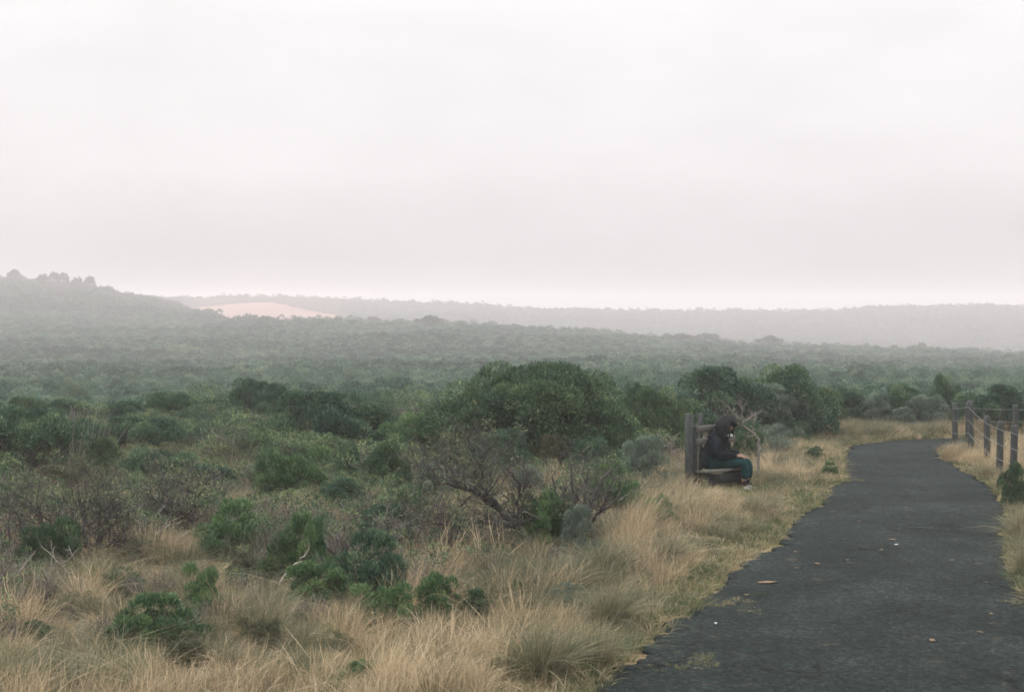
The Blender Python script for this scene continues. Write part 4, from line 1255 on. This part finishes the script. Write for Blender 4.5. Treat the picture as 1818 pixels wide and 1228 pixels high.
# ------------------------------------------------------------------ box helper
def box_arrays(c, half, axes, bev=.006):
    """bevelled box from an 8-point profile; axes = 3 unit vectors"""
    hx, hy, hz = half
    b = min(bev, hx * .4, hy * .4)
    prof = [(hx - b, hy), (-hx + b, hy), (-hx, hy - b), (-hx, -hy + b), (-hx + b, -hy), (hx - b, -hy), (hx, -hy + b), (hx, hy - b)]
    V = []
    for zz, k in ((-hz, .0), (-hz + b, 1), (hz - b, 1), (hz, .0)):
        for (p, q) in prof:
            f = 1 if k else 1 - b / max(hx, hy)
            V.append((p * f, q * f, zz))
    V = np.array(V) @ np.array(axes) + np.array(c)
    f, s = [], []
    for L in range(3):
        for i in range(8):
            j = (i + 1) % 8
            f += [L * 8 + i, L * 8 + j, L * 8 + 8 + j, L * 8 + 8 + i]; s.append(4)
    f += list(range(7, -1, -1)); s.append(8)
    f += list(range(24, 32)); s.append(8)
    return V, f, s
def box(name, c, half, axes, mat, parent, bev=.006):
    return obj(name, raw_mesh(name, *box_arrays(c, half, axes, bev), mat), parent)
XYZ = np.eye(3)

# round weathered post with an uneven outline
def post_mesh(seed, rad, h, taper=.92):
    rng = np.random.RandomState(seed)
    n, rows = 12, 9
    th = np.arange(n) * 2 * math.pi / n
    V = []
    for k in range(rows):
        t = k / (rows - 1)
        rr = rad * (1 - (1 - taper) * t) * (1 + .06 * np.sin(th * 3 + seed) + .03 * rng.normal(size=n))
        zz = -.1 + (h + .1) * t
        V.append(np.stack([np.cos(th) * rr, np.sin(th) * rr, np.full(n, zz) + (.012 * rng.normal(size=n) if k == rows - 1 else 0)], -1))
    V.append(np.stack([np.cos(th) * rad * .7, np.sin(th) * rad * .7, np.full(n, h + .012)], -1))
    V = np.concatenate(V); rows += 1
    f, s = [], []
    for k in range(rows - 1):
        for i in range(n):
            j = (i + 1) % n
            f += [k * n + i, k * n + j, k * n + n + j, k * n + n + i]; s.append(4)
    f += list(range((rows - 1) * n, rows * n)); s.append(n)
    return raw_mesh('post', V, f, s, M['post_wood'])

# ------------------------------------------------------------------ wire fence along the right of the path
def fence(posts, wires, label, rad=.062):
    e = empty('fence', (posts[0][0], posts[0][1], 0))
    tag(e, label, 'fence')
    o0 = np.array([posts[0][0], posts[0][1], 0])
    for i, (xx, yy, h, lx, ly) in enumerate(posts):
        z = float(gz(xx, yy))
        p = obj('post', post_mesh(i * 3 + 1 + int(xx * 10), rad, h - z), e)
        p.location = (xx - o0[0], yy - o0[1], z); p.rotation_euler = (ly, lx, i)
    for hz in wires:
        pts, rr = [], []
        for i in range(len(posts) - 1):
            a = np.array([posts[i][0] - rad * .9, posts[i][1], posts[i][2] - hz]); b = np.array([posts[i + 1][0] - rad * .9, posts[i + 1][1], posts[i + 1][2] - hz])
            for t in np.linspace(0, 1, 7)[:(-1 if i < len(posts) - 2 else None)]:
                q = a * (1 - t) + b * t; q[2] -= .02 * math.sin(t * math.pi)
                pts.append(q - o0)
        pts = np.array(pts)
        obj('wire', tubes('wire', [(pts, np.full(len(pts), .0028), .5)], M['wire'], 5), e)
fence([(8.15, 21.2, .97, 0, 0), (8.40, 23.8, .95, .01, .02), (8.50, 24.75, .95, -.02, 0), (8.87, 26.5, .92, .01, 0), (9.18, 28.4, 1.08, .0, .01), (9.33, 29.9, .95, -.01, 0)],
      (.10, .36, .62), 'weathered post and wire fence running along the right side of the path')
fence([(9.62, 29.95, .95, 0, 0), (10.45, 29.5, .93, .02, 0), (12.6, 29.3, .95, 0, .02), (15, 29.1, .95, 0, 0)], (.08, .34),
      'short stretch of wire fence turning away behind the nearer posts at right')

# ------------------------------------------------------------------ bench
TURN = R(45)
FW = np.array([math.cos(TURN), -math.sin(TURN), 0])      # forward (the sitter looks this way)
AX = np.array([math.sin(TURN), math.cos(TURN), 0])       # along the bench, away from the camera
UP = np.array([0, 0, 1.])
B0 = np.array([2.825, 22.5, 0.0])                        # the near post
def bench():
    z0 = float(gz(B0[0], B0[1]))
    e = empty('bench', (B0[0], B0[1], 0))
    tag(e, 'weathered timber bench with tall back post and two slats beside the path', 'bench')
    ax = np.stack([FW, AX, UP])
    def rel(f, a, u): return FW * f + AX * a + UP * u
    for a, h, w in ((-.03, 1.25, .055), (.97, 1.10, .055), (.36, 1.24, .034)):
        box('post', rel(0 if w > .05 else -.075, a, h / 2 - .1), (w, w, h / 2 + .1), ax, M['post_wood'], e, .014)
    box('brace', rel(.03, .055, .38), (.045, .05, .66), ax, M['beam_wood'], e, .012)
    sl = np.stack([UP, FW, AX])
    for u in (1.0, .80):
        box('back_slat', rel(.085, .55, u), (.05, .02, .50), sl, M['plank_wood'], e, .008)
    for k, f in enumerate((.165, .30, .435)):
        tilt = np.stack([FW * math.cos(.09) + UP * math.sin(.09), UP * math.cos(.09) - FW * math.sin(.09), AX])
        L = (.50, .52, .50)[k]
        box('seat_plank', rel(f, .50, .335 + .0125 * k), (.064, .022, L), tilt, M['plank_wood'], e, .008)
    for a in (.10, .85):
        box('seat_beam', rel(.30, a, .262), (.26, .04, .05), ax, M['beam_wood'], e, .01)
        box('leg', rel(.36, a, .08), (.05, .05, .132), ax, M['beam_wood'], e, .01)
    box('apron', rel(.455, .50, .235), (.018, .47, .075), ax, M['beam_wood'], e, .008)
bench()

# ------------------------------------------------------------------ seated person
def skin_obj(name, verts, edges, radii, mat, parent=None, root=0, sub=2):
    me = bpy.data.meshes.new(name)
    me.from_pydata([tuple(v) for v in verts], edges, [])
    me.materials.append(mat)
    o = obj(name, me, parent)
    s = o.modifiers.new('skin', 'SKIN')
    s.use_smooth_shade = True
    for i, rr in enumerate(radii):
        rr = rr if isinstance(rr, tuple) else (rr, rr)
        me.skin_vertices[0].data[i].radius = rr
        me.skin_vertices[0].data[i].use_root = (i == root)
    m = o.modifiers.new('subsurf', 'SUBSURF'); m.levels = sub; m.render_levels = sub
    return o

def person():
    FW = np.array([math.cos(R(24)), -math.sin(R(24)), 0]); AX_ = np.array([math.sin(R(24)), math.cos(R(24)), 0])
    org = B0 + np.array([.42, .22, 0])
    z0 = 0.0
    def W(f, a, u): return FW * f - AX_ * a + UP * (u - .08 * float(sstep(.1, .5, u)))        # a > 0 towards the camera (the person's right side)
    # ---- bare body
    V, E, Rd = [], [], []
    def add(p, r, par=None):
        V.append(p); Rd.append(r)
        if par is not None: E.append((par, len(V) - 1))
        return len(V) - 1
    pel = add(W(0, 0, .57), (.135, .11))
    wa = add(W(.0, 0, .70), (.125, .10), pel)
    ch = add(W(.05, 0, .84), (.105, .09), wa)
    nb = add(W(.125, 0, .985), (.055, .05), ch)
    nk = add(W(.165, 0, 1.04), .048, nb)
    hd = add(W(.205, 0, 1.10), (.075, .085), nk)
    crn = add(W(.215, 0, 1.165), (.078, .09), hd)
    jaw = add(W(.265, 0, 1.065), .038, hd)
    nose = add(W(.305, 0, 1.098), .011, hd)
    for s in (1, -1):
        ear = add(W(.19, s * .078, 1.10), .012, hd)
    hands = {}
    for s in (1, -1):
        sh = add(W(.075, s * .16, .86), .045, ch)
        elb = add(W(.13, s * .225, .70), .042, sh)
        wr = add(W(.36, s * .10, .665), .026, elb)
        palm = add(W(.425, s * .065, .655), (.030, .018), wr)
        for k, (da, ln) in enumerate(((.026, .066), (.009, .074), (-.008, .070), (-.024, .055))):
            b = add(W(.455, s * .065 + da, .652), .0095, palm)
            c1 = add(W(.455 + ln * .5, s * .06 + da, .640), .0085, b)
            add(W(.455 + ln * .8, s * .055 + da, .615), .0075, c1)
        tb = add(W(.405, s * .035, .665), .0105, palm)
        add(W(.445, s * .018, .672), .0085, tb)
        hip = add(W(.06, s * .09, .545), .085, pel)
        kn = add(W(.52, s * .10, .555), .058, hip)
        cf = add(W(.515, s * .10, .38), .052, kn)
        an = add(W(.50, s * .10, .115), .034, cf)
        hl = add(W(.505, s * .10, .055), .034, an)
        add(W(.63, s * .105, .045), .030, hl)
    body = skin_obj('person', V, E, Rd, M['skin'])
    body.location = (org[0], org[1], z0)
    tag(body, 'seated person in black jacket and dark green trousers, head bowed, hands on lap', 'person')
    # ---- jacket
    def smooth(pts, rad, n):
        pts = np.array(pts); t = np.linspace(0, len(pts) - 1, n)
        P_ = np.stack([np.interp(t, np.arange(len(pts)), pts[:, k]) for k in range(3)], -1)
        r_ = np.interp(t, np.arange(len(pts)), rad)
        for _ in range(2):
            P_[1:-1] = (P_[:-2] + 2 * P_[1:-1] + P_[2:]) / 4; r_[1:-1] = (r_[:-2] + 2 * r_[1:-1] + r_[2:]) / 4
        return P_, r_
    jk = []
    tp, tr_ = smooth([W(-.04, 0, .41), W(-.04, 0, .43), W(-.04, 0, .52), W(-.02, 0, .66), W(.015, 0, .80), W(.06, 0, .92), W(.10, 0, 1.0), W(.14, 0, 1.07), W(.155, 0, 1.11)],
                     [.03, .175, .192, .185, .188, .175, .14, .10, .07], 34)
    jk.append((tp, tr_ * (1 + .025 * np.sin(np.arange(34) * 1.9)), .5))
    for s in (1, -1):
        tp, tr_ = smooth([W(.05, s * .10, .93), W(.075, s * .20, .90), W(.095, s * .245, .80), W(.115, s * .262, .69), W(.17, s * .23, .665), W(.27, s * .165, .665), W(.375, s * .095, .665), W(.385, s * .09, .665)],
                         [.03, .088, .085, .078, .070, .062, .048, .02], 30)
        jk.append((tp, tr_ * (1 + .035 * np.sin(np.arange(30) * 1.7 + s)), .5))
    obj('jacket', tubes('jacket', jk, M['jacket'], 18), body)
    # ---- trousers
    V, E, Rd = [], [], []
    p0 = add(W(0, 0, .54), (.16, .105))
    for s in (1, -1):
        h = add(W(.08, s * .10, .535), .096, p0)
        t1 = add(W(.32, s * .11, .545), .088, h)
        k = add(W(.525, s * .105, .55), .078, t1)
        c1 = add(W(.53, s * .105, .40), .075, k)
        add(W(.52, s * .10, .215), .068, c1)
    skin_obj('trousers', V, E, Rd, M['trousers'], body)
    # ---- socks and shoes
    for s in (1, -1):
        V, E, Rd = [], [], []
        q0 = add(W(.515, s * .10, .26), .043); add(W(.502, s * .10, .10), .040, q0)
        skin_obj('sock', V, E, Rd, M['sock'], body)
        V, E, Rd = [], [], []
        q0 = add(W(.475, s * .10, .055), .046); q1 = add(W(.54, s * .102, .06), .048, q0); q2 = add(W(.62, s * .105, .045), (.046, .036), q1); add(W(.69, s * .108, .035), (.036, .024), q2)
        skin_obj('shoe', V, E, Rd, M['shoe'], body)
        ax = np.stack([FW, AX_, UP])
        box('sole', W(.585, s * .104, .008), (.135, .046, .012), ax, M['shoe_dark'], body, .02)
    # ---- pale collar
    V, E, Rd = [], [], []
    pts = []
    for k in range(9):
        a = -1.9 + 3.8 * k / 8
        pts.append(W(.165 + .115 * math.cos(a), .11 * math.sin(a), 1.0 - .03 * math.cos(a)))
    pv = None
    for p in pts: pv = add(p, .017, pv)
    skin_obj('collar', V, E, Rd, M['collar'], body, sub=1)
    # ---- hair: thick bob made of a cap and hanging locks
    rng = np.random.RandomState(9)
    lines = []
    cc = W(.195, 0, 1.13)
    for k in range(420):
        ph = rng.rand() * 2 * math.pi; cz = .15 + .85 * rng.rand()
        sxy = math.sqrt(max(1 - cz * cz, 0))
        dirv = FW * math.cos(ph) * sxy * .150 + AX_ * math.sin(ph) * sxy * .145 + UP * cz * .140
        if math.cos(ph) > .55 and cz < .55: continue           # leave the face open
        st = cc + dirv
        outw = FW * math.cos(ph) * .055 + AX_ * math.sin(ph) * .055
        drop = .10 + .15 * rng.rand() if math.cos(ph) < .45 else .05 + .05 * rng.rand()
        top = cc + UP * .125 + dirv * .15
        p2 = st + outw * .5 - UP * drop * .45
        p3 = st + outw * (.5 + .5 * rng.rand()) - UP * drop + rng.normal(size=3) * .008
        lines.append((np.stack([top, cc + (st - cc) * 1.02 + UP * .012, p2, p3]), np.array([.022, .024, .020, .008]), .5))
    V, f, s_, t_ = tube_arrays(lines, 5)
    # cap under the locks
    n1, n2 = 14, 8
    CV, CF = [], []
    for i in range(n2 + 1):
        for j in range(n1):
            a = i / n2 * 1.75; b = j / n1 * 2 * math.pi
            CV.append(cc + FW * (math.sin(a) * math.cos(b) * (.112 if math.cos(b) < .4 else .10)) + AX_ * math.sin(a) * math.sin(b) * .108 + UP * math.cos(a) * .118)
    for i in range(n2):
        for j in range(n1):
            k = (j + 1) % n1
            CF.append((i * n1 + j, i * n1 + k, (i + 1) * n1 + k, (i + 1) * n1 + j))
    CV = np.array(CV); CF = np.array(CF) + len(V)
    me = raw_mesh('hair', np.concatenate([V, CV]), np.concatenate([f, CF.ravel()]), np.concatenate([s_, np.full(len(CF), 4)]), M['hair'], smooth=True)
    obj('hair', me, body)
person()

# ------------------------------------------------------------------ haze
def haze():
    m, n, out = new_mat('haze')
    v = n.nodes.new('ShaderNodeVolumePrincipled')
    v.inputs['Color'].default_value = (.96, .910, .930, 1)
    v.inputs['Density'].default_value = .00108
    v.inputs['Anisotropy'].default_value = .2
    n.links.new(v.outputs[0], out.inputs['Volume'])
    lo, hi, S = -45, 27, 1720
    V = [(-S, -S, lo), (S, -S, lo), (S, S, lo), (-S, S, lo), (-S, -S, hi), (S, -S, hi), (S, S, hi), (-S, S, hi)]
    f = [0, 3, 2, 1, 4, 5, 6, 7, 0, 1, 5, 4, 1, 2, 6, 5, 2, 3, 7, 6, 3, 0, 4, 7]
    o = obj('haze', raw_mesh('haze', V, f, [4] * 6, m))
    tag(o, kind='stuff')
haze()
